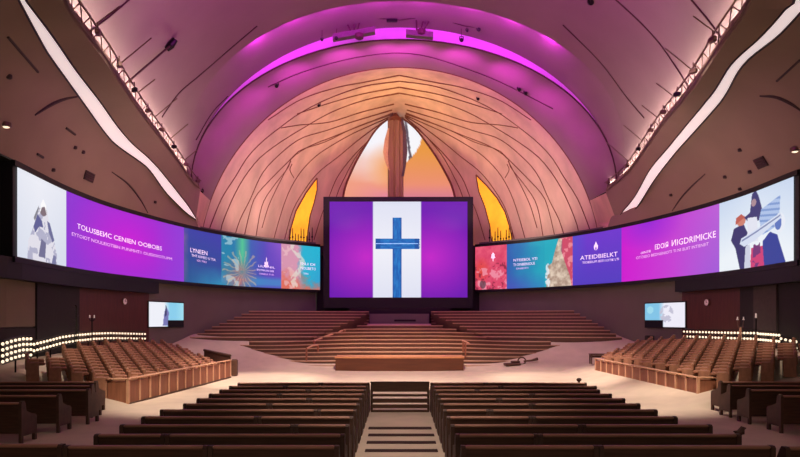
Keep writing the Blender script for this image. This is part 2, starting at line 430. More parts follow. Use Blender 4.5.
make_band(-1, 'long curved LED display wrapping the left wall, robed figure at its outer end', [
    (15.5, 65.5, p_robed, 150, []),
    (65.5, 183.5, g_purple, 120, [('t', 'TOLUSBEИC CENIEN OOBOBS', .085, .545, .80, .50, .075, white_m),
                                   ('t', 'EYTOIOT NOULEIOTIBN PUNMHT1 OUISIOIOTUPM', .04, .43, .89, .36, .05, dim_white_m)]),
    (183.5, 221, p_blue, 60, [('t', 'LYNEEN', .16, .57, .62, .55, .085, white_m), ('t', 'THT IOMEO U TIA', .2, .49, .84, .46, .05, white_m), ('t', 'IOE TNU', .34, .41, .6, .40, .04, dim_white_m)]),
    (221, 281, p_collage, 150, [('g', CREST, .76, .56, .045, .1, 0), ('t', 'LIUENIL', .62, .44, .9, .43, .045, white_m), ('t', 'EOTNIUN DEI', .6, .36, .88, .35, .04, white_m), ('t', 'OINELE TUE', .64, .28, .88, .275, .035, dim_white_m)]),
    (281, 320.5, p_pink, 100, [('t', 'IN.I DI', .48, .56, .86, .55, .06, white_m), ('t', 'NOUBETO', .48, .45, .88, .45, .065, white_m), ('t', 'TIN', .55, .34, .68, .34, .04, white_m)]),
])
make_band(1, 'long curved LED display wrapping the right wall, musicians at its outer end', [
    (475.5, 507, p_red, 90, [('g', TREE, .58, .74, .09, .1, 0)]),
    (507, 545, p_teal, 60, [('t', 'NTEIEBOL YTI', .17, .60, .8, .60, .06, white_m), ('t', 'TI OINBEINIOUE', .17, .50, .74, .50, .06, white_m), ('t', 'ONIIEOTI', .24, .42, .56, .42, .04, dim_white_m)]),
    (545, 573, p_rock, 90, []),
    (573, 622, p_indigo, 60, [('g', FLAME, .48, .74, .06, .09, 0), ('t', 'ATEIDBIELKT', .16, .50, .92, .49, .085, white_m), ('t', 'TIOEEIUM IEITI IOTIE LTI', .2, .42, .95, .41, .045, white_m)]),
    (622, 720, g_magenta, 120, [('t', 'EDOIЯ', .36, .50, .50, .505, .09, white_m), ('t', 'ИIGDRIMICKE', .53, .51, .97, .52, .1, white_m), ('t', 'OINTIE', .21, .46, .32, .47, .04, white_m),
                                ('t', 'OTOIEIO BEDNENIOTI TI NI BUIT INTIENEIT', .16, .38, .90, .42, .05, dim_white_m)]),
    (720, 794.5, p_band, 159, []),
])

# ------------------------------------------------------------------ main screen
t = thing('projection_screen', 'large central screen in black frame showing a blue cross', 'screen', (0, 45.6, 3.65))
YS = 45.5
def rect(x0, x1, y0, y1, Y):  # pixel rect -> x0,x1,z0,z1
    a = P(x0, y1, Y); b = P(x1, y0, Y); return a.x, b.x, a.z, b.z
X0, X1, Z0, Z1 = rect(323.5, 473, 197, 308, YS); x0, x1, z0, z1 = rect(329.5, 467.5, 201.5, 297.5, YS)
MB().box(((X0+X1)/2, YS+.25, (Z0+Z1)/2), (X1-X0, .3, Z1-Z0), ch=.05).build('back_panel', black_m, t)
f = MB()
for a, b, c, d in ((X0, X1, z1, Z1), (X0, X1, Z0, z0), (X0, x0, z0, z1), (x1, X1, z0, z1)):
    f.box(((a+b)/2, YS+.02, (c+d)/2), (b-a, .2, d-c))
f.build('frame', black_m, t)
def p_main(U, V):
    d = np.minimum(np.hypot((U-.27)*1.0, (V-.42)*.8), np.hypot((U-.73)*1.0, (V-.42)*.8))
    C = mix((196, 42, 200), (112, 30, 178), d*2.6)
    wh = (U > .312) & (U < .662); W_ = mix((240, 240, 248), (216, 220, 240), np.abs(V-.5)*1.4); C[wh] = W_[wh]
    return C
pos = lambda u, v: (x0+(x1-x0)*u, YS+.06, z0+(z1-z0)*v)
pic = picture('picture_panel', t, pos, 138, 60, p_main); ORIG[pic.name] = ORIG[t.name]
def p_cross(U, V):
    n = fbm(U*9+V*3, V*16); C = mix((24, 84, 168), (48, 136, 208), n*1.5-.25); e = (np.abs(U-.5) > .38); return mix(C, (26, 72, 150), e*.6)
def cross_bar(xa, xb, ya, yb, dy, nu, nv, rough_end):
    a, b, c, d = rect(xa, xb, ya, yb, YS)
    def pf(u, v):
        w = .08*math.sin(v*40+3)*rough_end*(u > .9); return (a+(b-a)*u+w, YS+dy, c+(d-c)*v)
    o = picture('cross_bar', pic, pf, nu, nv, p_cross); ORIG[o.name] = ORIG[t.name]
cross_bar(392.6, 401.6, 217.5, 297.5, .045, 12, 50, 0); cross_bar(375.5, 419.5, 238.5, 249, .04, 40, 14, 1)
c = MB(); a, b, cc, d = rect(376, 418, 243.2, 243.9, YS); c.box(((a+b)/2, YS+.036, (cc+d)/2), (b-a, .004, d-cc)); c.build('light_streak', mat('pale_blue_glow', (150, 206, 240), emit=.9, var=.02), pic)
# dark plinth under the screen
MB().box((0, 45.75, (3.2+Z0)/2), (7.4, .7, Z0-3.2-.01)).build('plinth', dark_m, t)

# ------------------------------------------------------------------ small wall screens and clocks
def wall_frame(sd, pl, pr, off):
    c = offset(WALL[sd], off); a = on(c, at_px(c, pl)); b = on(c, at_px(c, pr)); return a, b
def p_tvl(U, V):
    C = mix((238, 240, 248), (138, 206, 236), (U-.42)*6); C = mix(C, (170, 228, 240), np.clip(U-.75, 0, 1)*3)
    put(C, inpoly(U, V, [(.38, .05), (.42, .55), (.47, .85), (.52, .7), (.56, .6), (.54, .3), (.52, .05)]), (120, 120, 180)); put(C, inpoly(U, V, [(.44, .4), (.46, .9), (.5, .8), (.5, .5)]), (60, 60, 100))
    put(C, (U > .53) & (V < .27), (10, 8, 12)); return C
def p_tvr(U, V):
    C = mix((130, 196, 230), (238, 236, 248), (U-.36)*7); n = fbm(U*10, V*8)
    put(C, (((U-.56)/.17)**2+((V-.55)/.36)**2 < 1) & (n > .45), (196, 194, 214)); put(C, (np.hypot((U-.14)*1.8, V-.72) < .16), (170, 226, 240), .7)
    put(C, (U < .47) & (V < .3), (10, 6, 12)); return C
for sd, pl, pr, za, zb, paint, lab in ((-1, 149, 183.5, 302.5, 326.5, p_tvl, 'small wall-mounted screen under the left display, white on its left half'),
                                       (1, 645, 685, 303, 327, p_tvr, 'small wall-mounted screen under the right display, pale blue on its left')):
    a, b = wall_frame(sd, pl, pr, .12); ym = (a[1]+b[1])/2
    zt, zl = HC+(HY-za)*ym/F, HC+(HY-zb)*ym/F
    nx = np.array([-(b-a)[1], (b-a)[0]]); nx /= np.linalg.norm(nx)
    if nx[1] > 0: nx = -nx
    t = thing('wall_screen', lab, 'screen', ((a[0]+b[0])/2, ym, zl))
    L_ = np.linalg.norm(b-a); ang = math.atan2((b-a)[1], (b-a)[0])
    m_ = (a+b)/2-nx*.05
    MB().box((m_[0], m_[1], (zt+zl)/2), (L_+.12, .08, zt-zl+.12), rz=ang, ch=.01).build('case', black_m, t)
    pos = lambda u, v, a=a, b=b: tuple(a+(b-a)*u)+(zl+(zt-zl)*v,)
    picture('picture_panel', t, pos, 60, 40, paint)
for sd, px, py, lab in ((-1, 124.5, 301.5, 'round white wall clock on the left wood panelling'), (1, 707, 302.5, 'round white wall clock on the right wood panelling')):
    c = offset(WALL[sd], .1); i = at_px(c, px); p = on(c, i); n = normals(c)[int(i)]
    z = HC+(HY-py)*p[1]/F; q = Vector((n[0], n[1], 0))
    t = thing('wall_clock', lab, 'clock', (p[0], p[1], z-.2))
    b = Vector((p[0], p[1], z))
    MB().tube([b-q*.04, b+q*.03], .17, 20).build('case', metal_m, t)
    MB().tube([b+q*.031, b+q*.04], .15, 20).build('dial', clock_m, t)
    h = MB(); e = Vector((0, 0, 1)).cross(q)
    h.tube([b+q*.05, b+q*.05+Vector((0, 0, .11))], .012, 5); h.tube([b+q*.05, b+q*.05+e*.08], .012, 5); h.build('hands', dmetal_m, t)

# ------------------------------------------------------------------ ceiling: soffits, light ribbons, ledges
RIB = {-1: [(20, -4, 15.8), (22, 0, 16), (40, 28, 17.5), (62, 62, 20), (90, 100, 23.5), (120, 140, 28), (150, 165, 31), (170, 190, 34), (196, 219, 37)],
       1: [(804, -2, 15.8), (798, 5, 16.3), (770, 36, 18), (737, 65, 20), (717, 97, 23), (690, 129, 26.5), (672, 150, 29), (652, 175, 32), (635, 203, 35), (617, 222, 37)]}
LED_ = {-1: [(62, 0, 16.2), (85, 35, 18.5), (105, 62, 20.5), (118, 82, 22.3), (140, 114, 26), (160, 140, 29.5), (175, 160, 32.5), (192, 184, 36), (200, 191, 37)],
        1: [(752, 0, 16.2), (725, 42, 18.5), (700, 80, 21.5), (680, 106, 24.5), (663, 126, 27.5), (650, 145, 30), (628, 175, 34.5), (606, 193, 37)]}
def curve3(lst, near):
    p = [tuple(P(*q)) for q in lst]; p = sorted(p, key=lambda q: q[1])
    return dense(near+p, 240)
def at_y(c, y): return np.array([np.interp(y, c[:, 1], c[:, 0]), y, np.interp(y, c[:, 1], c[:, 2])])
RC = {sd: curve3(RIB[sd], [(sd*6.6, 7, 11), (sd*8.0, 11.5, 11.05)]) for sd in (-1, 1)}
LC = {sd: curve3(LED_[sd], [(sd*5.4, 7, 11.2), (sd*7.2, 11.5, 11.2)])for sd in (-1, 1)}
BT = {}
for sd in (-1, 1):
    c = offset(BAND[sd], .06); c = c[c[:, 1] < 37.6]; c = c[np.argsort(c[:, 1])]
    e = c[0]; near = [(e[0]*f_, y_) for f_, y_ in ((.78, 6.5), (.88, 11), (.95, 16), (.985, 19.5))]
    d2 = dense(near+[tuple(q) for q in c[::8]]+[tuple(c[-1])], 240)
    BT[sd] = np.hstack([d2, np.full((240, 1), BZ1+.19)])
DEP = np.linspace(7, 37, 70)
solid_pts = []
def wid(y, sd):
    if sd < 0: return float(np.interp(y, [7, 16, 17.3, 19, 21, 23.5, 28, 31, 34, 36, 37], [.2, .17, .32, .46, .5, .6, .66, .38, .56, .48, .1]))
    return float(np.interp(y, [7, 16, 18, 19.5, 21, 23.5, 29, 32, 35, 36.3, 37], [.4, .46, .48, .38, .4, .53, .42, .54, .54, .46, .1]))
soff_polys = {}
for sd in (-1, 1):
    rows = []; strip = []; led = []
    for k, y in enumerate(DEP):
        t_ = k/(len(DEP)-1); yb = 7+(37.4-7)*t_
        b = at_y(BT[sd], yb); r = at_y(RC[sd], y); l = at_y(LC[sd], y)
        dr = (l-r); dr /= np.linalg.norm(dr); w = wid(y, sd)
        r0, r1 = r-dr*w/2, r+dr*w/2
        row = []
        for s in np.linspace(0, 1, 12):
            q = b*(1-s)+r0*s; q = q+np.array([-sd*.0, 0, .55*math.sin(PI*s)]) ; row.append(tuple(q))
        rows.append(row); led.append([tuple(r0+np.array([0, 0, .05])), tuple(r1+np.array([0, 0, .05]))])
        strip.append([tuple(r1), tuple(r1*.5+l*.5), tuple(l), tuple(l+np.array([0, 0, .35])), tuple(l+np.array([sd*.25, 0, .38]))])
    m1 = MB().grid(rows); soff_polys[sd] = m1
    trim(m1, soffit_m, smooth=True)
    trim(MB().grid(strip), soffit_m)
    # light ribbon
    tl = thing('light_ribbon', 'wavy white light ribbon set in the %s ceiling soffit' % ('left' if sd < 0 else 'right'), 'light', tuple(at_y(RC[sd], 25)))
    MB().grid(led).build('diffuser', ribbon_m, tl)
    for sgn in (0, 1):
        MB().tube([np.array(q[sgn])-np.array([0, 0, .05]) for q in led], .035, 5).build('edge_trim', dmetal_m, tl)
SOFT = {sd: BVHTree.FromPolygons([Vector(v) for v in soff_polys[sd].v], soff_polys[sd].f) for sd in (-1, 1)}

# ------------------------------------------------------------------ vault
def rimpt(f_, sd):                                  # rim of the apse, f_: 0 spring .. 1 crown
    th0 = math.asin((10.5-6.1)/13); th = th0+(PI/2-th0)*f_
    return np.array([sd*13*math.cos(th), 40, 6.1+13*math.sin(th)])
def spring(sd, y):
    if y <= 37: p = at_y(LC[sd], y)
    else:
        a = at_y(LC[sd], 37); b = rimpt(0, sd); t_ = (y-37)/3; p = a*(1-t_)+b*t_
    k = .45*(1-sstep(33, 37, y))
    return np.array([p[0]+sd*k, y, p[2]+.1*k])
def vpt(sd, y, f_, crown, raise_=0):
    s = spring(sd, y); ph = f_*PI/2
    return np.array([s[0]*math.cos(ph), y, s[2]+(crown-s[2]+raise_*math.sin(ph))*math.sin(ph)])
FS = np.linspace(0, 1, 25)
def arch(y_of, crown, raise_=0):
    L_ = [vpt(-1, y_of(f_), f_, crown, raise_) for f_ in FS]; R_ = [vpt(1, y_of(f_), f_, crown, raise_) for f_ in FS[::-1]]
    return [tuple(p) for p in L_+R_[1:]]
yedge = lambda f_: 32+4*(1-math.sin(f_*PI/2))**1.3
rows = []
for k in np.linspace(0, 1, 30):
    rows.append(arch(lambda f_: 6+(yedge(f_)-6)*k, 19.25))
vault = MB().grid(rows); e1 = rows[-1]
r2a = arch(yedge, 19.25, .55); r2b = arch(lambda f_: 36, 19.08, .72)
def lerp_rows(a, b, n): return [[tuple(np.array(p)*(1-t_)+np.array(q)*t_) for p, q in zip(a, b)] for t_ in np.linspace(0, 1, n)]
ring2 = MB(); ring2.grid([e1, r2a]); ring2.grid(lerp_rows(r2a, r2b, 6))
r1a = arch(lambda f_: 36, 19.08)
rim = [tuple(rimpt(f_, -1)) for f_ in FS]+[tuple(rimpt(f_, 1)) for f_ in FS[::-1]][1:]
r1rows = lerp_rows(r1a, rim, 10)
ring1 = MB().grid(r1rows)
o = vault.build('ceiling', plaster, smooth=True); struct(o)
trim(ring2, plaster, smooth=True); trim(ring1, plaster, smooth=True)
ledm = MB().grid([[tuple(np.array(p)+np.array([0, .03, 0])) for p in r2b], [tuple(np.array(p)+np.array([0, .03, 0])) for p in r1a]])
lo = ledm.build('led_arch', ledarch_m); tag(lo, 'glowing magenta LED arch set into the step of the vaulted ceiling', 'light')
trim(MB().tube(r1a, .05, 6), seam_m)
# filler between the soffit ends and the rim foot
for sd in (-1, 1):
    a = [at_y(BT[sd], 37.4), at_y(RC[sd], 37), at_y(LC[sd], 37)]
    foot = [np.array([sd*13*math.cos(t_), 40, 6.1+13*math.sin(t_)]) for t_ in (.13, .23, math.asin(4.4/13))]
    trim(MB().grid([[tuple(p) for p in a], [tuple(p) for p in foot]]), shell_m)
VB = MB(); VB.grid(rows); VB.grid(lerp_rows(r2a, r2b, 6)); VB.grid(r1rows)
VBVH = BVHTree.FromPolygons([Vector(v) for v in VB.v], VB.f)

# ------------------------------------------------------------------ apse shell with ribs
NT = 61
def rimc(t_):
    th = .11+(PI-.22)*t_; return np.array([-13*math.cos(th), 40, 6.1+13*math.sin(th)])
gp = dense([tuple(P(*q, 50)) for q in ((338, 255), (343, 197), (352, 170), (365, 146), (379, 126), (396, 116.5), (413, 126), (429, 146), (444, 170), (455, 197), (462, 255))], NT)
def shellpt(t_, s):
    a = rimc(t_); i = t_*(NT-1); g = np.array([np.interp(i, np.arange(NT), gp[:, k]) for k in range(3)])
    q = a*(1-s)+g*s
    return q+np.array([0, 1.6*math.sin(PI*s)*(1-.6*math.sin(PI*t_)), .5*math.sin(PI*s)*math.sin(PI*t_)])
srows = [[tuple(shellpt(i/(NT-1), s)) for i in range(NT)] for s in np.linspace(0, 1, 18)]
shell = MB().grid(srows)
so = shell.build('wall_apse', shell_m, smooth=True); struct(so)
SB = BVHTree.FromPolygons([Vector(v) for v in shell.v], shell.f)
def cast(tree, px, py, pull=.04):
    o_, d = ray(px, py); h = tree.ray_cast(o_, d)
    return None if h[0] is None else h[0]-d*pull
def smooth_px(pts, n=30): return [tuple(q) for q in dense(pts, n)]
def drape(tree, pts, r, pull=.03, n=30):
    path = [cast(tree, x, y, pull) for x, y in smooth_px(pts, n)]
    return [p for p in path if p is not None]
RIBS = [[(205, 242), (212, 222), (222, 198), (236, 176), (247, 158), (262, 142), (282, 126), (302, 112), (330, 98), (365, 86), (399.5, 81)],
        [(219, 242), (223, 222), (238, 188), (256, 162), (275, 146), (300, 130), (332, 112), (365, 100), (399.5, 93)],
        [(233, 242), (240, 220), (250, 200), (262, 174), (278, 156), (300, 139), (325, 131), (352, 122), (392, 110)],
        [(243, 242), (250, 212), (256, 196), (271, 179), (290, 160), (301, 150), (325, 142), (352, 129), (393, 113)],
        [(255, 242), (262, 206), (273, 187), (288, 168), (292, 158), (310, 146), (335, 136), (365, 124), (393, 114)],
        [(273, 242), (281, 214), (289, 192), (300, 173), (315, 157), (331, 146), (352, 134), (376, 123), (394, 115)],
        [(284, 242), (292, 213), (302, 194), (318, 173), (338, 157), (356, 142), (376, 127), (394, 116)],
        [(314, 240), (322, 214), (329, 197), (337, 178), (350, 160), (366, 143), (394, 117)],
        [(326, 236), (336, 198), (345, 177), (358, 154), (378, 131), (394, 117)],
        [(292, 164), (290, 170), (294, 178)],
        [(268, 120), (300, 100), (335, 88), (365, 82), (399.5, 75)],
        [(297, 114), (330, 103), (362, 94), (399.5, 87)],
        [(281, 128), (300, 125), (330, 122), (362, 112), (394, 104)],
        [(262, 228), (268, 208), (274, 194), (282, 178), (291, 161)]]
SPEC = []
for sgn in (0, 1):
    for r_ in RIBS:
        pts = [(799-x, y) if sgn else (x, y) for x, y in r_]
        path = drape(SB, pts, .05)
        if len(path) > 3: MB().tube(path, [.03+.035*max(0, (p.z-14.5)/4.5)*max(0, 1-abs(p.x)/7) for p in path], 5).build('rib', rib_m, so)  # widened near the focus to draw the dark shading on the folds
MB().tube([tuple(rimc(i/80)) for i in range(81)], .045, 6).build('rim_edge', rib_m, so)
MB().tube([tuple(p) for p in gp], .10, 6).build('rib', rib_m, so)
MB().tube([tuple(p+np.array([(-.35 if i < NT/2 else .35)*(1 if abs(i-NT/2) > 3 else .3), -.3, .18])) for i, p in enumerate(gp)], .07, 6).build('rib', rib_m, so)
# central pointed window
def p_window(U, V):
    n = fbm(U*3, V*4); C = mix((238, 150, 150), (250, 246, 250), V*2.2-.35+.5*(n-.5))
    left = U < .49
    CL = mix((240, 158, 130), (246, 244, 250), V*2.0-.3+.4*(n-.5)-.3*np.clip(U-.3, 0, 1)); CL = mix(CL, (222, 120, 170), np.clip(.2-V, 0, 1)*4*np.clip(U*2.2, 0, 1))
    CL = mix(CL, (244, 160, 90), np.clip(1-np.hypot((U-.42)*4, (V-.36)*3), 0, 1))
    CR = mix((236, 140, 130), (232, 152, 66), V*1.7); CR = mix(CR, (206, 120, 150), np.clip(.16-V, 0, 1)*4)
    C[left] = CL[left]; C[~left] = CR[~left]
    wl = inpoly(U, V, [(.5, 1.02), (.56, .98), (.64, .86), (.7, .74), (.68, .64), (.62, .52), (.56, .44), (.52, .4), (.5, .4)])
    put(C, wl, (246, 246, 250)); put(C, wl & (np.abs(U-.545-.1*(1-V)) < .012), (96, 84, 96))
    return C
mask = gp
wx0, wx1, wz0, wz1 = gp[:, 0].min(), gp[:, 0].max(), 10.0, gp[:, 2].max()
half = NT//2
def wpos(u, v):
    z = wz0+(wz1-wz0)*v
    xl = np.interp(z, gp[:half+1, 2], gp[:half+1, 0]); xr = np.interp(-z, -gp[half:, 2], gp[half:, 0]); return (xl+(xr-xl)*u, 50.15, z)
wdw = struct(MB().add([(wpos(u, v)[0], 50.35, wpos(u, v)[2]) for v in (0, .5, .8, .95, 1) for u in (0, 1)], [(0, 1, 3, 2), (2, 3, 5, 4), (4, 5, 7, 6), (6, 7, 9, 8)]).build('window_1', rib_m))
def wpaint(U, V):
    Z = wz0+(wz1-wz0)*V
    xl = np.interp(Z, gp[:half+1, 2], gp[:half+1, 0]); xr = np.interp(-Z, -gp[half:, 2], gp[half:, 0])
    X = xl+(xr-xl)*U; zb = P(400, 197, 50).z
    return p_window((X-gp[:, 0].min()*.88)/((gp[:, 0].max()-gp[:, 0].min())*.88), (Z-zb)/(wz1-zb))
wp = picture('pane', wdw, wpos, 60, 60, wpaint)
# amber petal windows draped on the shell
PET = [[(317, 178), (317, 190), (314, 203), (310, 216), (308, 230), (307, 244), (289, 244), (291, 228), (296, 211), (306, 193)],
       [(476, 175), (487, 186), (497, 198), (505, 212), (510, 228), (513, 244), (492, 244), (490, 226), (485, 207), (479, 192)]]
for k, poly in enumerate(PET):
    cxm = sum(p[0] for p in poly)/len(poly); cym = sum(p[1] for p in poly)/len(poly)
    n = len(poly); rings = []
    for s in (1, .66, .33):
        rings.append([cast(SB, cxm+(x-cxm)*s, cym+(y-cym)*s, .1) for x, y in poly])
    c0 = cast(SB, cxm, cym, .1); v_ = [p for r_ in rings for p in r_]+[c0]
    fs = [(a*n+i, a*n+(i+1) % n, (a+1)*n+(i+1) % n, (a+1)*n+i) for a in range(2) for i in range(n)]+[(2*n+i, 2*n+(i+1) % n, 3*n) for i in range(n)]
    fr = struct(MB().tube([p for p in rings[0]]+[rings[0][0]], .05, 6).build('window_%d' % (k+2), rib_m))
    MB().add(v_, fs).build('pane', amber_m, fr, smooth=True)
# mast in front of the pointed window
t = thing('mast', 'tall brown timber mast before the pointed window', 'column', (P(395.5, 200, 49.4).x, 49.4, 8))
xm = P(395.5, 200, 49.4).x
m_ = MB()
pr = [(-.62, 0), (-.5, -.22), (-.2, -.3), (-.1, -.22), (.02, -.32), (.3, -.26), (.38, -.12), (.58, -.16), (.64, 0)]
m_.prism([(xm+a, 49.4+b) for a, b in pr], 8, 18.95); m_.build('shaft', mat('mast_timber', (150, 118, 90), .5, var=.2, scale=2, stretch=(5, 5, .2)), t)
MB().tube([(xm, 49.2, 18.6), (xm, 49.4, 19.0), (xm, 49.6, 19.3)], [.5, .3, .1], 10).build('cap', rib_m, t)
for nm, pts, m2 in (('sail', [(388, 128), (384.5, 140), (383, 152), (385, 162), (389, 170)], mat('pale_sail', (226, 196, 150))), ('sail', [(403, 118), (406, 132), (407.5, 150), (406, 165), (404, 176)], mat('grey_sail', (96, 82, 92)))):
    a = [P(x, y, 49.1) for x, y in pts]; side = P(395.5, 150, 49.1).x
    q = MB().grid([[tuple(p) for p in a], [(p.x*.6+side*.4, 49.3, p.z) for p in a], [(p.x*.6+side*.4, 49.4, p.z) for p in a], [(p.x, 49.2, p.z) for p in a], [tuple(p) for p in a]])
    q.build(nm, m2, t)
# shelf behind the inner LED ends that carries the candle stands
for sd, a, b in ((-1, 286, 316), (1, 486, 516)):
    tag_x = P((a+b)/2, 240, 46.6).x
    trim(MB().box((tag_x, 46.7, 7.7), (3.2, .7, .2)), dark_m)
    t = thing('candle_stand', 'dark row of tall candle holders below the %s amber window' % ('left' if sd < 0 else 'right'), 'candles', (tag_x, 46.7, 7.8))
    MB().box((tag_x, 46.7, 7.86), (1.9, .3, .12), ch=.02).build('base', dmetal_m, t)
    for k in range(9):
        xx = tag_x-.85+.21*k; h = 1.0+.8*abs(math.sin(k*2.3+sd))
        MB().lathe((xx, 46.7, 7.92), [(.05, 0), (.03, .1), (.03, h*.6), (.07, h*.62), (.07, h*.66), (.035, h*.68), (.03, h), (.005, h+.08)], 7).build('candle_holder', dmetal_m, t)

# ------------------------------------------------------------------ seams and fittings on the vault
SEAMS = [[(88, 33), (110, 16), (131, -2)], [(162, 117), (168, 108), (180, 92), (200, 75), (230, 49), (257, 26)], [(196, 140), (212, 113), (228, 96)],
         [(690, 90), (678, 70), (660, 44), (640, 22), (614, -2)], [(725, 44), (712, 25), (690, -2)], [(644, 118), (625, 95), (600, 62), (563, 25)],
         [(268, 87), (300, 73), (340, 61), (372, 55), (400, 53), (430, 57), (470, 70), (500, 82), (530, 97), (553, 109)]]
for s in SEAMS:
    path = drape(VBVH, s, .03, .02, 24)
    if len(path) > 2:
        so_ = MB().tube(path, .035, 5).build('trim_%d' % tn, seam_m); tn += 1; struct(so_)
# rods with lamps on the vault and apse
def spot(px, py, Y, label, size=.22, tree=None, group=None):
    size *= .62
    p = P(px, py, Y) if tree is None else cast(tree, px, py, .18)
    if p is None: return
    t = thing('spotlight', label, 'spotlight', tuple(p), 0, group)
    MB().tube([p+Vector((0, -.5, -.25))*size, p+Vector((0, .2, .1))*size, p+Vector((0, .5, .25))*size], [size*.42, size*.45, size*.3], 10).build('lamp_body', dmetal_m, t)
    up = p+Vector((0, .45, .6))*size
    MB().tube([p+Vector((-.4, 0, 0))*size, p+Vector((-.4, 0, .7))*size, p+Vector((.4, 0, .7))*size, p+Vector((.4, 0, 0))*size], .03, 5).build('yoke', dmetal_m, t)
    if tree is not None:
        MB().tube([p+Vector((0, 0, .65))*size, p+Vector((0, .2, .9))*size+Vector((0, .12, .1))], .03, 5).build('mount', dmetal_m, t)
    return t
t = thing('lamp_boom', 'long thin rod from the left ledge with a black lamp at its tip', 'light', tuple(cast(VBVH, 122, 87, .3)))
a, b = cast(VBVH, 122, 87, .35), cast(VBVH, 171, 45, .35)
MB().tube([a, b], .04, 6).build('rod', seam_m, t); MB().tube([b+Vector((-.2, 0, -.2)), b, b+Vector((.2, 0, .25))], [.12, .17, .12], 10).build('lamp_head', dmetal_m, t)
spot(242.5, 85.5, 0, 'small black spotlight on the arch edge, left of the orange shell', .4, VBVH)
spot(277, 86, 0, 'small black spotlight at the left end of the purple arch seam', .4, VBVH)
spot(319, 105.5, 0, 'tiny dark spotlight on the orange ribs left of the mast', .35, SB)
spot(519, 89.5, 0, 'left one of the two black spotlights on the purple arch seam', .4, VBVH)
spot(525.5, 93.5, 0, 'right one of the two black spotlights on the purple arch seam', .4, VBVH)
spot(478, 99, 0, 'tiny dark spotlight on the orange ribs right of the mast', .35, SB)
spot(590.5, 2.5, 0, 'black spotlight high on the vault at the top edge, right of centre', .45, VBVH)
spot(202, 192, 0, 'dark fixture at the far end of the left truss beside the shell', .35, VBVH)
# catwalks under the crown
for sd, (xa, ya, xb, yb), (hx, hy), lab in ((-1, (333, 38, 375, 30.5), (353, 17), 'grey catwalk bar hanging under the vault crown, left of centre'),
                                           (1, (406, 33.5, 433, 36), (425, 13), 'grey catwalk bar hanging under the vault crown, right of centre')):
    a, b = P(xa, ya, 35), P(xb, yb, 35); c = (a+b)/2
    t = thing('catwalk', lab, 'catwalk', tuple(c))
    d = (b-a).normalized(); u = Vector((0, 0, 1)); w = Vector((0, 1, 0))
    hh = .15
    MB().sweep([[tuple(p-w*.2-u*hh), tuple(p+w*.2-u*hh), tuple(p+w*.2+u*hh), tuple(p-w*.2+u*hh)] for p in (a, c, b)]).build('deck', greyplat_m, t)
    h = P(hx, hy, 35.2)
    for k, q in enumerate((-1, 1, 0)):
        MB().tube([c+d*(.15*q)+u*hh+w*(.1*k), h+d*(.5*q if q else .05)], .05, 6).build('hanger', seam_m, t)
    MB().tube([h-d*.55, h+d*.55], .05, 6).build('hanger_bar', seam_m, t)
    MB().tube([h, Vector((h.x, h.y, 19.6))], .03, 5).build('drop_rod', seam_m, t)
    MB().lathe((c.x+(.3 if sd < 0 else .1), c.y-.1, c.z-.35 if sd < 0 else c.z-.1), [(.1, 0), (.24, .08), (.26, .3), (.12, .4)], 12).build('winch', seam_m, t)
ob = MB().tube([P(352, 20, 34.9), P(378, 18.5, 34.9), P(400, 20, 34.9), P(432, 16, 34.9), P(464, 26, 34.9), P(480, 28, 34.9)], .03, 5)
t = thing('lighting_cable', 'thin slack cable strung between the two hanging catwalk bars', 'cable', tuple(P(352, 20, 34.9))); ob.build('cable', seam_m, t)
MB().box(tuple(P(392, 20.5, 34.9)), (.62, .2, .14), ch=.02).build('junction_box', dmetal_m, t)
for px, py, lab in ((336.5, 38, 'black spotlight hanging just under the left catwalk bar'), (322, 40, 'small spotlight left of the left catwalk bar, over the magenta arch'),
                    (322, 26.5, 'small dark spotlight near the crown, leftmost of the crown lamps'), (461.5, 40, 'black spotlight below the magenta arch, right of the right catwalk'),
                    (478.5, 29.5, 'black spotlight at the right end of the crown cable'), (467, 31, 'tiny spotlight on the crown cable, beside the rightmost lamp')):
    s_ = spot(px, py, 34.9, lab, .42 if 'tiny' not in lab and 'small' not in lab else .25)
    p = P(px, py, 34.9); MB().tube([p+Vector((0, 0, .2)), Vector((p.x, p.y+.1, 19.35-.03*abs(p.x)))], .018, 5).build('drop_wire', seam_m, s_)

# ------------------------------------------------------------------ lighting trusses along both ledges
for sd in (-1, 1):
    nm = 'left' if sd < 0 else 'right'
    yy = np.linspace(14.5, 36.8, 46)
    top, bot = [], []
    for y in yy:
        l = at_y(LC[sd], y); top.append(Vector((l[0]-sd*.18, y, l[2]+.52))); bot.append(Vector((l[0]-sd*.08, y, l[2]+.08)))
    t = thing('lighting_truss', 'slender metal lighting truss along the %s ceiling ledge' % nm, 'truss', tuple(bot[20]))
    MB().tube(top, .035, 6).build('chord', metal_m, t); MB().tube(bot, .04, 6).build('chord', metal_m, t)
    lc = MB(); lc.tube([bot[i] if i % 2 else top[i] for i in range(len(yy))], .02, 4); lc.build('lacing', metal_m, t)
    for k in range(3, 45, 6):
        r1 = random.uniform(.7, 1.6); p = top[k]
        MB().tube([p, p+Vector((-sd*r1*.8, .15, r1*.75))], .022, 5).build('rod', metal_m, t)
    for j, k in enumerate(range(4, 45, 5)):
        p = bot[k]+Vector((-sd*.17, 0, .2)); kk = 9-j
        s_ = thing('spotlight', '%s spotlight from the far end of the %s ledge truss' % (ORD[kk], nm), 'spotlight', tuple(p), 0, 'spotlights on the %s ledge truss' % nm)
        MB().box(tuple(p), (.15, .26, .17), rz=.3*j, ch=.03).build('lamp_body', metal_m if j % 3 else dmetal_m, s_)
        MB().tube([p+Vector((0, 0, .08)), p+Vector((0, 0, .3))], .022, 5).build('clamp', metal_m, s_)

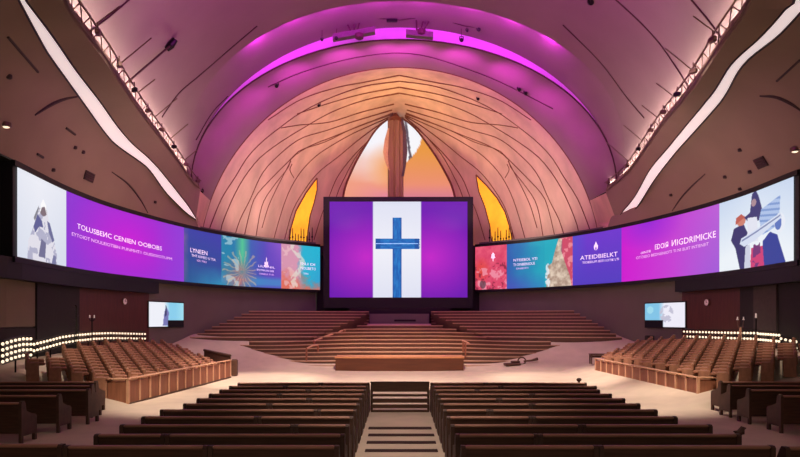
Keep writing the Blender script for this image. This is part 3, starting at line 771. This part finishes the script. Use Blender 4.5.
# ------------------------------------------------------------------ details on the soffits
def slot(px0, py0, px1, py1, r, label, name='ceiling_slot', cat='slot', sd=-1, pts=None):
    pth = drape(SOFT[sd], pts or [(px0, py0), ((px0+px1)/2, (py0+py1)/2), (px1, py1)], r, .02, 14)
    if len(pth) < 3: return
    mid = pth[len(pth)//2]; rr = [r*(.35+.65*math.sin(PI*(i+.5)/len(pth))) for i in range(len(pth))] if pts else r
    o_ = MB().tube(pth, rr, 6).build(name, fit_m); tag(o_, label, cat)
slot(8, 37, 38, 72, .04, 'straight dark slot in the left soffit near the top left corner')
slot(66, 128, 75, 134.5, .05, 'short dark slot in the left soffit under the crescent groove')
slot(37, 154, 43, 157.5, .05, 'short dark slot in the left soffit just above the robed figure')
slot(755, 139.5, 764, 135, .05, 'short dark slot in the right soffit above the square vent')
slot(0, 0, 0, 0, .07, 'dark crescent groove near the outer edge of the left soffit', 'ceiling_groove', 'groove', -1, [(35, 115), (50, 105), (64, 99), (81, 96)])
slot(0, 0, 0, 0, .045, 'long faint crescent groove low on the left soffit, above the purple panel', 'ceiling_groove', 'groove', -1, [(112, 172), (128, 184), (140, 199), (148, 213)])
slot(0, 0, 0, 0, .07, 'dark crescent groove at the outer edge of the right soffit', 'ceiling_groove', 'groove', 1, [(760, 96), (776, 97), (790, 103), (803, 112)])
slot(0, 0, 0, 0, .045, 'long faint crescent groove low on the right soffit, above the magenta panel', 'ceiling_groove', 'groove', 1, [(705, 174), (692, 186), (681, 198), (672, 211)])
slot(777, 81, 800, 60, .04, 'straight pale-edged slot in the right soffit near the top right corner', sd=1)
for sd, px, py, w, h, lab in ((-1, 89, 176.5, .42, .2, 'dark rectangular air vent in the left soffit above the purple panel'), (1, 761, 162.5, .36, .22, 'dark square air vent in the right soffit above the musicians')):
    p = cast(SOFT[sd], px, py, .03); hit = SOFT[sd].find_nearest(p); n = hit[1]
    if n.z > 0: n = -n
    a = Vector((0, 1, 0)); a = (a-n*a.dot(n)).normalized(); b = n.cross(a)
    t = thing('air_vent', lab, 'vent', tuple(p))
    q = MB(); cs = [p+a*(w*i)+b*(h*j) for i, j in ((-1, -1), (1, -1), (1, 1), (-1, 1))]; q.sweep([[tuple(c_) for c_ in cs], [tuple(c_+n*.04) for c_ in cs]]); q.build('frame', fit_m, t)
    for k in range(4):
        c_ = p+b*(h*(-.66+.44*k))+n*.05; MB().tube([c_-a*w*.9, c_+a*w*.9], .025, 4).build('slat', seam_m, t)
for sd, lst in ((-1, [(9, 76.5, 'by the straight slot at the top left'), (75, 147.5, 'below the short slot, left soffit'), (83, 152, 'beside the short slot, left soffit, the lower one'), (53, 170, 'just above the robed figure'), (155, 202, 'near the far end of the left soffit')]),
                (1, [(740, 150, 'above the small slot, right soffit'), (750, 172, 'just below the square vent, right soffit'), (725, 177, 'left of the square vent, right soffit'), (740, 189, 'closest to the musicians panel, right soffit'), (671, 195, 'near the far end of the right soffit')])):
    for px, py, lab in lst:
        p = cast(SOFT[sd], px, py, .02)
        if p is None: continue
        o_ = MB().lathe((p.x, p.y, p.z-.07), [(.06, 0), (.09, .03), (.09, .12)], 10).build('recessed_fitting', fit_m); tag(o_, 'small dark round ceiling fitting '+lab, 'ceiling fitting')
for sd, px, py, lab in ((-1, 6, 124, 'bright little ceiling downlight at the left edge above the band'), (1, 795, 149, 'bright little ceiling downlight at the right edge above the musicians')):
    p = cast(SOFT[sd], px, py, .02)
    if p is None: continue
    t = thing('downlight', lab, 'light', tuple(p))
    MB().lathe((p.x, p.y, p.z-.1), [(.13, 0), (.17, .03), (.17, .14)], 12).build('trim_ring', metal_m, t); MB().lathe((p.x, p.y, p.z-.13), [(.05, 0), (.11, .03)], 12).build('lens', lamp_m, t)

# ------------------------------------------------------------------ choir risers, central steps, podium
def ell(a, b, y0=46.2, n=40, cut=None):
    return [(a*math.cos(PI*k/n), y0-b*math.sin(PI*k/n)) for k in range(n+1)]
def back_line(x):
    x = abs(x)
    return 44.55 if x < 2.2 else (44.55-6.4*(x-2.2)/3.4-.06 if x < 5.6 else 38.0-1.35*(x-5.6)/6.9-.28*math.sin(PI*min(1, (x-5.6)/6.9)))
def tier_poly(a, b):
    fr_, bk_ = [], []
    for x in np.linspace(-11.9, 11.9, 121):
        if abs(x) >= a: continue
        yf = 46.2-b*1.0-0*a; jj = (yf-34.85); yf = 34.85+jj*(1-.97*sstep(2.0, 8.7, abs(x)))+.021*x*x; yb_ = back_line(x)
        if abs(x) < 3.65: yf = max(yf, 35.62)
        if yf < yb_-.03: fr_.append((x, yf)); bk_.append((x, yb_))
    xs_ = [p[0] for p in fr_]
    i0 = max([k for k in range(len(xs_)-1) if xs_[k] < 0 and xs_[k+1]-xs_[k] > .25], default=-1)+1
    i1 = min([k for k in range(len(xs_)-1) if xs_[k] > 0 and xs_[k+1]-xs_[k] > .25], default=len(xs_)-1)+1
    return fr_[i0:i1]+bk_[i0:i1][::-1]
t = thing('stage_steps', 'broad curved wooden steps rising behind the podium', 'steps', (0, 40, 0))
NB = 11
for j in range(NB):
    u = j/(NB-1); a = 15.0*(1-u)+5.2*u; b = 11.35*(1-u)+3.0*u; zt = .22+(2.42-.22)*u
    poly = tier_poly(a, b)
    MB().prism(poly, zt-.26, zt-.05).build('step', step_m, t)
    ctr = [(x, y) for x, y in poly]
    o2 = [(x, y-.03) for x, y in ctr]
    MB().prism(o2, zt-.05, zt).build('step_nosing_lit', nose_m, t)
for sd, nm in ((-1, 'left'), (1, 'right')):
    W = WALL[sd]; c = offset(W, .25)
    t = thing('choir_riser', 'stepped wooden choir riser to the %s of the central steps' % nm, 'risers', (sd*8, 41, 0))
    NW = 9
    oi = np.linspace(at_px(c, 249 if sd < 0 else 574), at_px(c, 190 if sd < 0 else 622), NW)      # top .. bottom, outer ends on the wall
    for k in range(NW):
        u = k/(NW-1)                                   # 0 top, 1 bottom
        zt = 3.42*(1-u)+1.78*u
        inn = np.array([sd*(2.25+3.4*u), 44.6-6.4*u])
        out = on(c, oi[k])
        inn0 = np.array([sd*2.25, 44.9])
        mid = (inn+out)/2+np.array([0, -.25*u])
        front = [inn+(mid-inn)*s for s in np.linspace(0, 1, 6)]+[mid+(out-mid)*s for s in np.linspace(.2, 1, 5)]
        backs = [on(c, i) for i in np.linspace(oi[k], at_px(c, 330 if sd < 0 else 470), 14)][1:]
        backs = [b_ for b_ in backs if b_[1] < 45.0]
        poly = [tuple(p) for p in front]+[tuple(p) for p in backs]+[(sd*5.0, 45.1), (sd*2.25, 45.1)]
        if sd > 0: poly = poly[::-1]
        MB().prism(poly, zt-.26, zt-.05).build('step', step_m, t)
        cen = np.mean(np.array(poly), 0)
        MB().prism([(p[0], p[1]-.03) for p in poly], zt-.05, zt).build('step_nosing_lit', nose_m, t)
    # solid skirt under the lowest tier
    MB().prism([(p[0]*.995, p[1]+.05) for p in poly], min(.35, fz(sd*9, 38)), 1.53).build('skirt', step_m, t)
t = thing('podium', 'low curved wooden podium at the front of the central steps', 'podium', (0, 35, 0))
fr = [(x, 33.95+.012*x*x) for x in np.linspace(-3.55, 3.5, 25)]; poly = fr+[(3.5, 35.6), (-3.55, 35.6)]
MB().prism(poly, -.02, .7).build('body', stage_m, t)
MB().prism([(x*1.01, y-.05) for x, y in poly], .7, .79).build('top', mat('podium_top_lit', (214, 150, 100), .4, var=.1), t)  # pale top: the lit look is put into its colour
# back landing with grille
t = thing('stage_landing', 'pale grey landing wall with a slot below the main screen', 'landing', (0, 45, 2.2))
MB().box((-.05, 45.0, 2.75), (4.3, .5, 1.0)).build('wall_block', wall_m, t)
a = P(405, 320.5, 44.7); MB().box((a.x, 44.74, a.z), (1.55, .06, .13)).build('slot_opening', dmetal_m, t)
MB().box((-.05, 44.2, 2.475), (4.5, 1.0, .1)).build('ledge', pink_m, t)
# handrails and newel posts on the steps
def rail_thing(pts, label, rad=.05, posts=()):
    t = thing('handrail', label, 'handrail', tuple(P(*pts[0])))
    MB().tube([tuple(q) for q in dense([tuple(P(*p)) for p in pts], 20)], rad, 7).build('rail', post_m, t)
    for px, py0, py1, Y in posts:
        a, b = P(px, py0, Y), P(px, py1, Y); MB().tube([a, b], rad*1.1, 7).build('newel_post', rail_m, t)
rail_thing([(337, 333, 40.5), (331, 334.5, 40), (322, 338, 39), (314, 341, 38)], 'pale curved handrail at the inner edge of the left riser', .06, ((336, 333, 340, 40.4), (314, 341, 349, 38)))
rail_thing([(345, 330.5, 41.5), (341, 331, 41.3), (338, 333.5, 41.0)], 'short curled handrail end at the top of the left riser edge', .06, ((344, 330, 336, 41.4),))
rail_thing([(318, 345, 37.0), (312, 346, 36.6), (306, 349, 36.2)], 'low handrail on the left flank of the central steps', .05, ((306.5, 348, 363, 36.0), (318, 345, 352, 37.0)))
rail_thing([(462.5, 341, 37), (466, 342, 36.6), (469, 343.5, 36.4)], 'dark wooden handrail post at the right of the central steps', .05, ((465.5, 342, 357, 36.3), (463.2, 341, 352, 36.8)))

# ------------------------------------------------------------------ pews
def pew(x0, x1, y, label, group, z=0, h=.9, leg=False, rz=0):
    w = x1-x0; cx = (x0+x1)/2
    t = thing('pew', label, 'pew', (cx, y, z), rz, group)
    W_ = w-.14
    b = MB(); prof = [(-.03, .10 if not leg else .22), (.03, .10 if not leg else .22), (.05, .45), (.0, h-.05), (-.06, h-.05), (-.03, .45)]
    b.prism([(p[0], p[1]) for p in prof], -W_/2, W_/2, 'x'); b.build('backrest', pew_m, t, world=False)
    MB().box((0, -.03, h-.025), (W_+.02, .10, .05), ch=.018).build('cap_rail', pewcap_m, t, world=False)
    MB().box((0, .26, .43), (W_, .44, .06), ch=.02).build('seat', pew_m, t, world=False)
    for s in (-1, 1):
        pr = [(-.09, 0), (.5, 0), (.5, .1), (.46, .3), (.5, .55), (.46, .62), (.3, .64), (.14, .70), (.06, h-.05), (.02, h), (-.06, h), (-.09, h-.03)]
        if leg: pr = [(-.09, 0), (-.02, 0), (-.02, .16), (.42, .16), (.42, 0), (.5, 0), (.5, .55), (.46, .6), (.3, .64), (.1, .72), (.06, h-.04), (.02, h+.03), (-.06, h+.03), (-.10, h-.03)]
        MB().prism(pr, s*w/2-s*.07, s*w/2, 'x').build('end_panel', pewend_m, t, world=False)
    MB().box((0, .3, .2), (.06, .3, .4)).build('seat_support', pew_m, t, world=False)
    return t
ROWN = ['frontmost', 'second', 'third', 'fourth', 'fifth', 'sixth', 'seventh', 'eighth', 'ninth', 'tenth', 'nearest']
splitL = [-2.9, -3.9, -1.92, -2.8, -1.75, -2.97, -2.2, -3.1, -2.5, -3.3, -2.4]
splitR = [3.0, 2.3, 3.3, 2.6, 1.9, 3.0, 2.4, 3.4, 2.1, 2.9, 2.6]
for k in range(11):
    y = 9.42+.943*k; rn = ROWN[10-k]
    for sd, sp in ((-1, splitL[k]), (1, splitR[k])):
        nm = 'left' if sd < 0 else 'right'; s = abs(sp); out = (5.08 if k < 5 else 4.92) if sd < 0 else (5.66 if k < 3 or k > 8 else 5.45)
        for part, (a, b) in (('inner', (.92, s-.005)), ('outer', (s+.005, out))):
            xa, xb = (a, b) if sd > 0 else (-b, -a)
            row = ('%s row' % rn) if rn in ('frontmost', 'nearest') else '%s row from the front' % rn
            pew(xa, xb, y, 'dark wooden pew, %s, %s of the aisle, %s half' % (row, nm, part), 'pews of the centre block')
pew(-7.9, -5.15, 9.55, 'dark pew at the bottom left corner, outside the centre block', 'pews of the nearest row', rz=-.02)
pew(5.75, 7.9, 9.35, 'dark pew at the bottom right corner, outside the centre block', 'pews of the nearest row', rz=.02)
# slatted barrier closing the aisle at the front row
yb = 9.42+9.43
t = thing('aisle_barrier', 'dark slatted wooden barrier closing the aisle at the front row', 'barrier', (0, yb, 0))
zz = [(.62, .9), (.475, .55), (.285, .415), (.12, .235), (0.0, .07)]
for a, b in zz: MB().box((0, yb, (a+b)/2), (1.78, .05, b-a), ch=.008).build('slat', pew_m, t)
for s in (-1, 1): MB().box((s*.86, yb+.05, .45), (.07, .05, .9), ch=.01).build('post', pew_m, t)
MB().box((0, yb, .915), (1.8, .09, .03), ch=.008).build('cap_rail', pew_m, t)
for k, py in enumerate((428.3, 435.2, 442.6, 450.8, 459)):
    Y = HC*F/(py-HY); wd = .84-.012*k
    o_ = MB().box((.03 if k else .0, Y, .006), (wd*2-.05, .33-.02*k, .012), ch=.004).build('carpet_strip', strip_m)
    tag(o_, 'dark carpet strip across the pale aisle, %s from the barrier' % ORD[k+1], 'carpet strip', 'dark strips in the aisle')
# side pews
for sd, ends in ((-1, ((14.1, 8.55), (15.45, 8.45), (16.7, 8.35), (17.8, 8.8), (18.85, 9.2))), (1, ((15.4, 9.4), (16.7, 9.35), (17.85, 9.45), (18.85, 9.7)))):
    nm = 'left' if sd < 0 else 'right'
    for k, (y, xe) in enumerate(ends):
        a, b = (xe, 13.3) if sd > 0 else (-13.3, -xe)
        pew(a, b, y, 'brown pew on legs beside the %s aisle, %s from the camera' % (nm, ORD[k+1]), 'side pews on the %s' % nm, leg=True, h=.93)

# ------------------------------------------------------------------ side seating blocks
def seat_proto(label, group, loc, rz):
    t = thing('theatre_seat', label, 'seat', loc, rz, group)            # faces local +y
    MB().box((0, -.02, .60), (.5, .1, .46), ch=.035).build('backrest', seatback_m, t, world=False)
    MB().box((0, .27, .56), (.48, .44, .1), ch=.03).build('cushion', seat_m, t, world=False)
    f_ = MB()
    for s in (-1, 1): f_.box((s*.255, .14, .31), (.035, .36, .62), ch=.01)
    f_.build('side_frame', seatback_m, t, world=False)
    return t
proto = None
def in_block(sd, x, y):
    ax = abs(x)
    if ax < (np.interp(y, [20.4, 30], [8.95, 8.23]) if sd < 0 else np.interp(y, [20.9, 31.2], [9.95, 9.85]))+.6: return False
    wl = WALL[sd]; o = np.argsort(wl[:, 1]); wx = abs(np.interp(y, wl[o, 1], wl[o, 0]))
    if ax > wx-1.1 or (sd < 0 and y < 22.6 and ax > 12.5): return False
    far = 30.2+(ax-8.2)*.85 if sd < 0 else 31.2+(ax-9.8)*.85
    return 19.95 < y < far-.6
LED_R = {}
nseat = 0
for sd in (-1, 1):
    nm = 'left' if sd < 0 else 'right'
    # rows run obliquely; seats look towards the stage
    d = Vector((-sd*.52, -.854)).normalized(); nrm = Vector((-sd*.854*1, .52)); ang = math.atan2(nrm.y, nrm.x)-PI/2
    o0 = Vector((sd*8.2, 30.0)); rows_ = []
    for r in range(-3, 24):
        base = o0-nrm*(.4+.62*r)
        line = []
        for q in range(-24, 36):
            p = base+d*(.56*q+.28*(r % 2))
            if in_block(sd, p.x, p.y): line.append(p)
        if line: rows_.append(line)
    for ri, line in enumerate(rows_):
        line.sort(key=lambda p: p.y)
        for si, p in enumerate(line):
            lab = 'brown theatre seat, %s from camera end, %s row back from stage, %s block' % (ORD[min(20, si+1)], ORD[ri+1], nm)
            loc = (p.x, p.y, fz(p.x, p.y)-.02); grp = 'theatre seats of the %s block' % nm
            if proto is None: proto = seat_proto(lab, grp, loc, ang)
            else:
                copy_thing(proto, loc, ang, lab, grp)
            nseat += 1
print('seats', nseat)
# panelled rail along each side block
for sd in (-1, 1):
    nm = 'left' if sd < 0 else 'right'
    A = P(128, 405, 20.4) if sd < 0 else P(698, 403, 20.9); B = P(230, 378, 30) if sd < 0 else P(596, 375.5, 31.2)
    A.z = B.z = 0; n = 13; dv = (B-A)/n; ang = math.atan2(dv.y, dv.x)
    t = thing('panel_rail', 'long panelled wooden front rail of the %s seating block' % nm, 'rail', tuple(A))
    for k in range(n):
        c = A+dv*(k+.5); MB().box((c.x, c.y, .42), (dv.length-.1, .05, .72), rz=ang, ch=.01).build('panel', rail_m, t)
    for k in range(n+1):
        c = A+dv*k; MB().box((c.x, c.y, .42), (.1, .1, .84), rz=ang, ch=.012).build('post', post_m, t)
    c = (A+B)/2; MB().box((c.x, c.y, .86), ((B-A).length+.1, .14, .05), rz=ang, ch=.015).build('cap_rail', post_m, t)
    MB().box((c.x, c.y, .04), ((B-A).length, .12, .07), rz=ang).build('plinth', pew_m, t)
    # return panel towards the wall at the near end
    E = A+Vector((sd*.75, .02, 0)); c = (A+E)/2
    MB().box((c.x, c.y, .42), (.62, .05, .72), ch=.01).build('panel', rail_m, t); MB().box((E.x, E.y, .42), (.1, .1, .84), ch=.012).build('post', post_m, t)
    MB().box((c.x, c.y, .86), (.85, .14, .05), ch=.015).build('cap_rail', post_m, t)
# end screen at the far end of the left block, bench on the right
t = thing('wooden_screen', 'dark wooden end screen at the far end of the left seating block', 'screen panel', tuple(P(218, 358, 31.4)))
a, b = P(204, 350, 32), P(230.5, 355.5, 31); v = MB()
za, zb = fz(a.x, a.y), fz(b.x, b.y)
v.sweep([[(a.x, a.y, za), (a.x, a.y, a.z), (a.x, a.y+.08, a.z), (a.x, a.y+.08, za)], [(b.x, b.y, zb), (b.x, b.y, b.z), (b.x, b.y+.08, b.z), (b.x, b.y+.08, zb)]]); v.build('panel', pew_m, t)
MB().tube([a, (a+b)/2, b], .06, 6).build('cap_rail', pewend_m, t)
MB().box((b.x+.2, b.y, zb+.42), (.3, .3, .84), ch=.05).build('end_post', pew_m, t)
p = P(599, 357, 33); p.z = fz(p.x, p.y)
t = thing('bench', 'small dark bench on the pale floor by the right seating block', 'bench', tuple(p))
MB().box((p.x, p.y, p.z+.52), (1.0, .4, .07), ch=.02).build('seat', pew_m, t); MB().box((p.x, p.y, p.z+.4), (.9, .06, .12)).build('apron', pew_m, t)
for s in (-1, 1):
    for q in (-1, 1): MB().box((p.x+s*.44, p.y+q*.15, p.z+.25), (.06, .06, .5)).build('leg', pew_m, t)
# things lying on the floor
p = P(514, 364, 35.1); p.z = fz(p.x, p.y)
t = thing('floor_stand', 'dark fallen stand with a ring lying on the pale floor by the steps', 'stand', tuple(p))
MB().box((p.x-.1, p.y, p.z+.06), (.9, .5, .12), rz=.2, ch=.04).build('base', pew_m, t)
MB().box((p.x+.1, p.y+.1, p.z+.18), (.5, .3, .12), rz=.3, ch=.04).build('block', pewend_m, t)
MB().tube([(p.x+.45+.22*math.cos(k*PI/6), p.y+.05, p.z+.24+.2*math.sin(k*PI/6)) for k in range(13)], .04, 6).build('ring', pew_m, t)
MB().tube([(p.x+.55, p.y, p.z+.22), (p.x+1.0, p.y, p.z+.26), (p.x+1.35, p.y, p.z+.36)], [.05, .06, .09], 7).build('arm', pew_m, t)
p = P(740, 436, 13.2); pz = 0
t = thing('finial_post', 'small dark bird-shaped finial post behind the nearest right pew', 'post', (p.x, p.y, 0))
hz = P(740, 434, 13.2).z
MB().lathe((p.x, p.y, 0), [(.12, 0), (.12, .03), (.035, .06), (.035, hz)], 10).build('stem', pew_m, t)
MB().tube([(p.x-.14, p.y, hz+.06), (p.x-.05, p.y, hz+.02), (p.x+.03, p.y, hz+.05), (p.x+.06, p.y, hz+.13), (p.x+.12, p.y, hz+.12)], [.01, .06, .08, .05, .02], 8).build('finial', pew_m, t)
for px, py, Y, lab in ((579, 381, 18.85, 'small dark knob on the right end of the frontmost pew row'),):
    p = P(px, py, Y); o_ = MB().lathe((p.x, p.y, .9), [(.03, 0), (.03, .03), (.07, .05), (.08, .1), (.04, .14)], 10).build('knob', pew_m); tag(o_, lab, 'knob')

# ------------------------------------------------------------------ rails of glowing bulbs behind the side seats
def bulb_rail(sd, pxs, zs, label, nb, nrow, dz, ends=None):
    W_ = WALL[sd]; c = offset(W_, .5); i = np.linspace(at_px(c, pxs[0]), at_px(c, pxs[1]), nb)
    pts = [on(c, k) for k in i]
    if ends: pts = [np.array(ends[0])*(1-k)+np.array(ends[1])*k for k in np.linspace(0, 1, nb)]
    zt = np.interp(np.linspace(0, 1, nb), np.linspace(0, 1, len(zs)), zs)
    zt = [HC+(HY-z)*p[1]/F for z, p in zip(zt, pts)]
    t = thing('bulb_rail', label, 'light rail', (pts[nb//2][0], pts[nb//2][1], zt[nb//2]-dz*nrow))
    for r in range(nrow+1):
        MB().tube([(p[0], p[1], z-dz*r+dz*.4) for p, z in zip(pts, zt)], .022, 5).build('rail', dmetal_m, t)
    n = normals(c)
    bk = offset(W_, .44); pb = [on(bk, k) for k in i]
    for r in range(nrow):
        for p, z in zip(pts, zt):
            MB().lathe((p[0], p[1], z-dz*r-.08), [(.02, 0), (.045, .03), (.045, .07), (.02, .1)], 8).build('bulb', lamp_m, t)
    for p, q, z in zip(pts[::4], pb[::4], zt[::4]):
        g = fz(p[0], p[1]); MB().box((p[0], p[1], (g+z)/2), (.04, .04, z-g)).build('support', dmetal_m, t)
    return t
bulb_rail(-1, (145, 77), (333.5, 333, 332.5, 333, 334.5), 'two-row rail of glowing bulbs below the left wood panelling', 25, 2, .24)
bulb_rail(-1, (76, 34), (334.5, 336.5, 340, 343.5), 'curving rail of glowing bulbs below the dark left column', 14, 2, .24)
bulb_rail(-1, (33, 2), (338, 338, 340, 343), 'thick grid of glowing bulbs at the left edge below the beige wall', 8, 4, .19, ((-13.1, 22.0), (-12.75, 19.9)))
bulb_rail(1, (684, 757), (331, 332, 332.5), 'two-row rail of glowing bulbs below the right wood panelling', 24, 2, .24)
bulb_rail(1, (758, 779), (333, 334.5), 'short two-row bulb rail below the grey right column', 9, 2, .24)
bulb_rail(1, (781, 796), (338, 341), 'last dim group of bulbs at the far right edge', 4, 2, .24)
# little stands seen against the panelling
def wall_px(sd, px, off): c = offset(WALL[sd], off); return on(c, at_px(c, px))
q = wall_px(1, 740.5, .8); z0 = fz(q[0], q[1]); zt = HC+(HY-327)*q[1]/F; zh = HC+(HY-320)*q[1]/F
t = thing('candelabrum', 'pale two-armed candelabrum standing before the right bulb rail', 'candelabrum', (q[0], q[1], z0))
MB().lathe((q[0], q[1], z0), [(.16, 0), (.14, .05), (.05, .1), (.05, zt-z0-.02), (.07, zt-z0)], 10).build('stem', post_m, t)
for s in (-1, 1):
    MB().tube([(q[0], q[1], zt-.05), (q[0]+s*.1, q[1], zt), (q[0]+s*.13, q[1], zh-.05), (q[0]+s*.13, q[1], zh)], .02, 6).build('arm', metal_m, t)
    MB().lathe((q[0]+s*.13, q[1], zh), [(.05, 0), (.05, .04), (.025, .05), (.025, .14)], 8).build('candle', clock_m, t)
q = wall_px(-1, 92, .8); z0 = fz(q[0], q[1]); zt = HC+(HY-318)*q[1]/F
t = thing('candelabrum', 'thin dark candelabrum against the left wood panelling', 'candelabrum', (q[0], q[1], z0))
MB().lathe((q[0], q[1], z0), [(.14, 0), (.12, .05), (.03, .1), (.03, zt-z0)], 8).build('stem', dmetal_m, t)
for s in (-1, 1):
    MB().tube([(q[0], q[1], zt-.15), (q[0]+s*.09, q[1], zt-.1), (q[0]+s*.1, q[1], zt)], .02, 6).build('arm', dmetal_m, t); MB().lathe((q[0]+s*.1, q[1], zt), [(.03, 0), (.03, .1), (.01, .14)], 8).build('candle', clock_m, t)
q = wall_px(1, 756, .8); z0 = fz(q[0], q[1]); zt = HC+(HY-316)*q[1]/F
t = thing('candle_stick', 'slim dark candlestick before the grey right column', 'candlestick', (q[0], q[1], z0))
MB().lathe((q[0], q[1], z0), [(.13, 0), (.11, .05), (.03, .1), (.03, zt-z0-.1), (.07, zt-z0-.08)], 8).build('stem', dmetal_m, t); MB().lathe((q[0], q[1], zt-.08), [(.04, 0), (.04, .16), (.01, .2)], 8).build('candle', clock_m, t)
q = wall_px(-1, 76, .8); z0 = fz(q[0], q[1]); zt = HC+(HY-306)*q[1]/F
t = thing('potted_plant', 'slim dark green plant beside the left column', 'plant', (q[0], q[1], z0))
MB().lathe((q[0], q[1], z0), [(.14, 0), (.18, .35), (.16, .36)], 10).build('pot', dark_m, t)
MB().tube([(q[0], q[1], z0+.3), (q[0]+.02, q[1], zt)], .02, 5).build('stem', green_m, t)
lf = MB()
for k in range(46):
    a = random.uniform(0, 2*PI); h = random.uniform(z0+.7, zt); r_ = random.uniform(.12, .3)*(1.2-.6*(h-z0)/(zt-z0)); c_ = Vector((q[0], q[1], h))
    e = Vector((math.cos(a), math.sin(a), random.uniform(-.2, .5))); s = Vector((-math.sin(a), math.cos(a), 0))*.05
    lf.add([c_, c_+e*r_*.5+s, c_+e*r_, c_+e*r_*.5-s], [(0, 1, 2, 3)])
lf.build('leaves', green_m, t)
p = P(644, 333, 33.5)
q = wall_px(1, 649.5, .5); z0 = fz(q[0], q[1])
o_ = MB().box((q[0], q[1], z0+.35), (.4, .4, .7), ch=.04).build('floor_speaker', dark_m); tag(o_, 'small dark box at the wall below the right small screen', 'speaker')

# ------------------------------------------------------------------ lights of the hall
def light(kind, name, loc, energy, col, target=None, size=1, size_y=None, angle=60, blend=.6):
    d = bpy.data.lights.new(name, kind); d.energy = energy; d.color = col
    if kind == 'AREA':
        d.size = size
        if size_y: d.shape = 'RECTANGLE'; d.size_y = size_y
    elif kind == 'SPOT':
        d.spot_size = math.radians(angle); d.spot_blend = blend; d.shadow_soft_size = size
    else: d.shadow_soft_size = size
    o = bpy.data.objects.new(name, d); COL.objects.link(o); o.location = loc
    if target is not None: o.rotation_euler = (Vector(target)-Vector(loc)).to_track_quat('-Z', 'Y').to_euler()
    return o
WARM = (1, .84, .70); PURP = (.80, .05, .80); AMB = (1, .70, .42)
# house downlights over floor and seats (fittings in the crown, above the picture)
for x, y, tx, ty, e, an in ((-6.5, 15, -6.6, 21.5, 11000, 32), (6.5, 15, 7.4, 21.5, 11000, 32), (-5.5, 22, -7.0, 29.0, 15000, 30), (5.5, 22, 7.6, 29.5, 15000, 30), (0, 22, 0, 31, 11500, 52), (0, 8, 0, 15, 4500, 34), (0, 20, 0, 24.5, 5000, 46),
                            (-8, 19, -11, 26, 5000, 44), (8, 19, 12, 26, 5000, 44), (-5.5, 27, -8.6, 34.5, 2600, 40), (5.5, 27, 8.8, 34.5, 2600, 40), (-7, 11, -7.8, 15.5, 4200, 40), (7, 11, 7.8, 15.5, 4200, 40)):
    light('SPOT', 'house_downlight', (x, y, 14.5), e, WARM, (tx, ty, 0), .25, angle=an, blend=.8)
light('SPOT', 'stage_spot', (0, 33, 17), 11000, (1, .74, .50), (0, 38.5, 1.2), .3, angle=38, blend=.8)
light('SPOT', 'choir_spot', (-5, 33, 15.5), 1500, WARM, (-7.2, 40.5, 2), .3, angle=44, blend=.9)
light('SPOT', 'choir_spot', (5, 33, 15.5), 1500, WARM, (7.2, 40.5, 2), .3, angle=44, blend=.9)
# purple wash on the vault
light('AREA', 'purple_wash', (0, 17, 12), 1000, PURP, (0, 30, 19.5), 4, 2)
for sd in (-1, 1): light('SPOT', 'purple_spot', (-sd*2.5, 17, 11.5), 3000, PURP, (sd*8.2, 27, 16.6), .3, angle=52, blend=1)
for sd in (-1, 1):                                   # stage lamps that graze the purple ring from just inside it
    for f_, e_ in ((.2, 120), (.42, 240), (.62, 360), (.8, 400), (.95, 330)):
        p = vpt(sd, 37.2, f_, 19.08); q = vpt(sd, 37.9, f_, 19.08)
        c_ = np.array([p[0]*.80, 37.0, 9.0+(p[2]-9.0)*.84])
        light('SPOT', 'ring_lamp', tuple(c_), e_, PURP, tuple(q), .15, angle=118, blend=.8)
for sd in (-1, 1):                                   # wash lights hidden behind the lip of the main vault
    for f_ in (.58, .7, .82, .94):
        p = vpt(sd, yedge(f_), f_, 19.25, .3)
        light('AREA', 'lip_light', (p[0], p[1]+.2, p[2]), 150, (.76, .03, .90), (p[0]*.93, 36, p[2]-.1), .25, 1.6)
# cove lights behind both ledges
from mathutils import Matrix
for sd in (-1, 1):
    for y in np.arange(9, 37, 1.5):
        l, l2 = at_y(LC[sd], y), at_y(LC[sd], y+.5)
        c_ = light('AREA', 'cove_light', (0, 0, 0), 30, (1, .93, .70), None, .14, 1.7); c_.data.spread = math.radians(100)
        ty_ = Vector(l2-l).normalized(); dz_ = -Vector((sd*.26, 0, 1)); dz_ = (dz_-ty_*dz_.dot(ty_)).normalized()
        M_ = Matrix((ty_.cross(dz_), ty_, dz_)).transposed().to_4x4(); M_.translation = Vector((l[0]+sd*.14, y, l[2]+.43)); c_.matrix_world = M_
# warm uplights in the apse
for x in (-4.5, 4.5): light('SPOT', 'apse_uplight', (x, 43.5, 8.4), 900, AMB, (x*.5, 46, 18), .3, angle=110, blend=.9)
for x in (-9, 9): light('SPOT', 'apse_uplight', (x*.7, 41, 8.2), 900, (1, .80, .66), (x*1.1, 44, 13), .3, angle=120, blend=.9)
light('POINT', 'apse_crown_light', (0, 44.5, 16.5), 330, (1, .66, .26), size=.4)
# soffit wash
for sd in (-1, 1):
    light('AREA', 'soffit_wash', (sd*8.5, 27, 6), 110, (1, .72, .54), (sd*12.8, 31, 9.6), 3, 3)
light('AREA', 'rear_fill', (0, -5, 9), 300, WARM, (0, 12, 1), 4, 2)  # added fill from behind the camera, brightens the pew backs
w = bpy.data.worlds.new('hall_dim'); SC.world = w; w.use_nodes = True
w.node_tree.nodes['Background'].inputs[0].default_value = (.9, .66, .58, 1); w.node_tree.nodes['Background'].inputs[1].default_value = .035
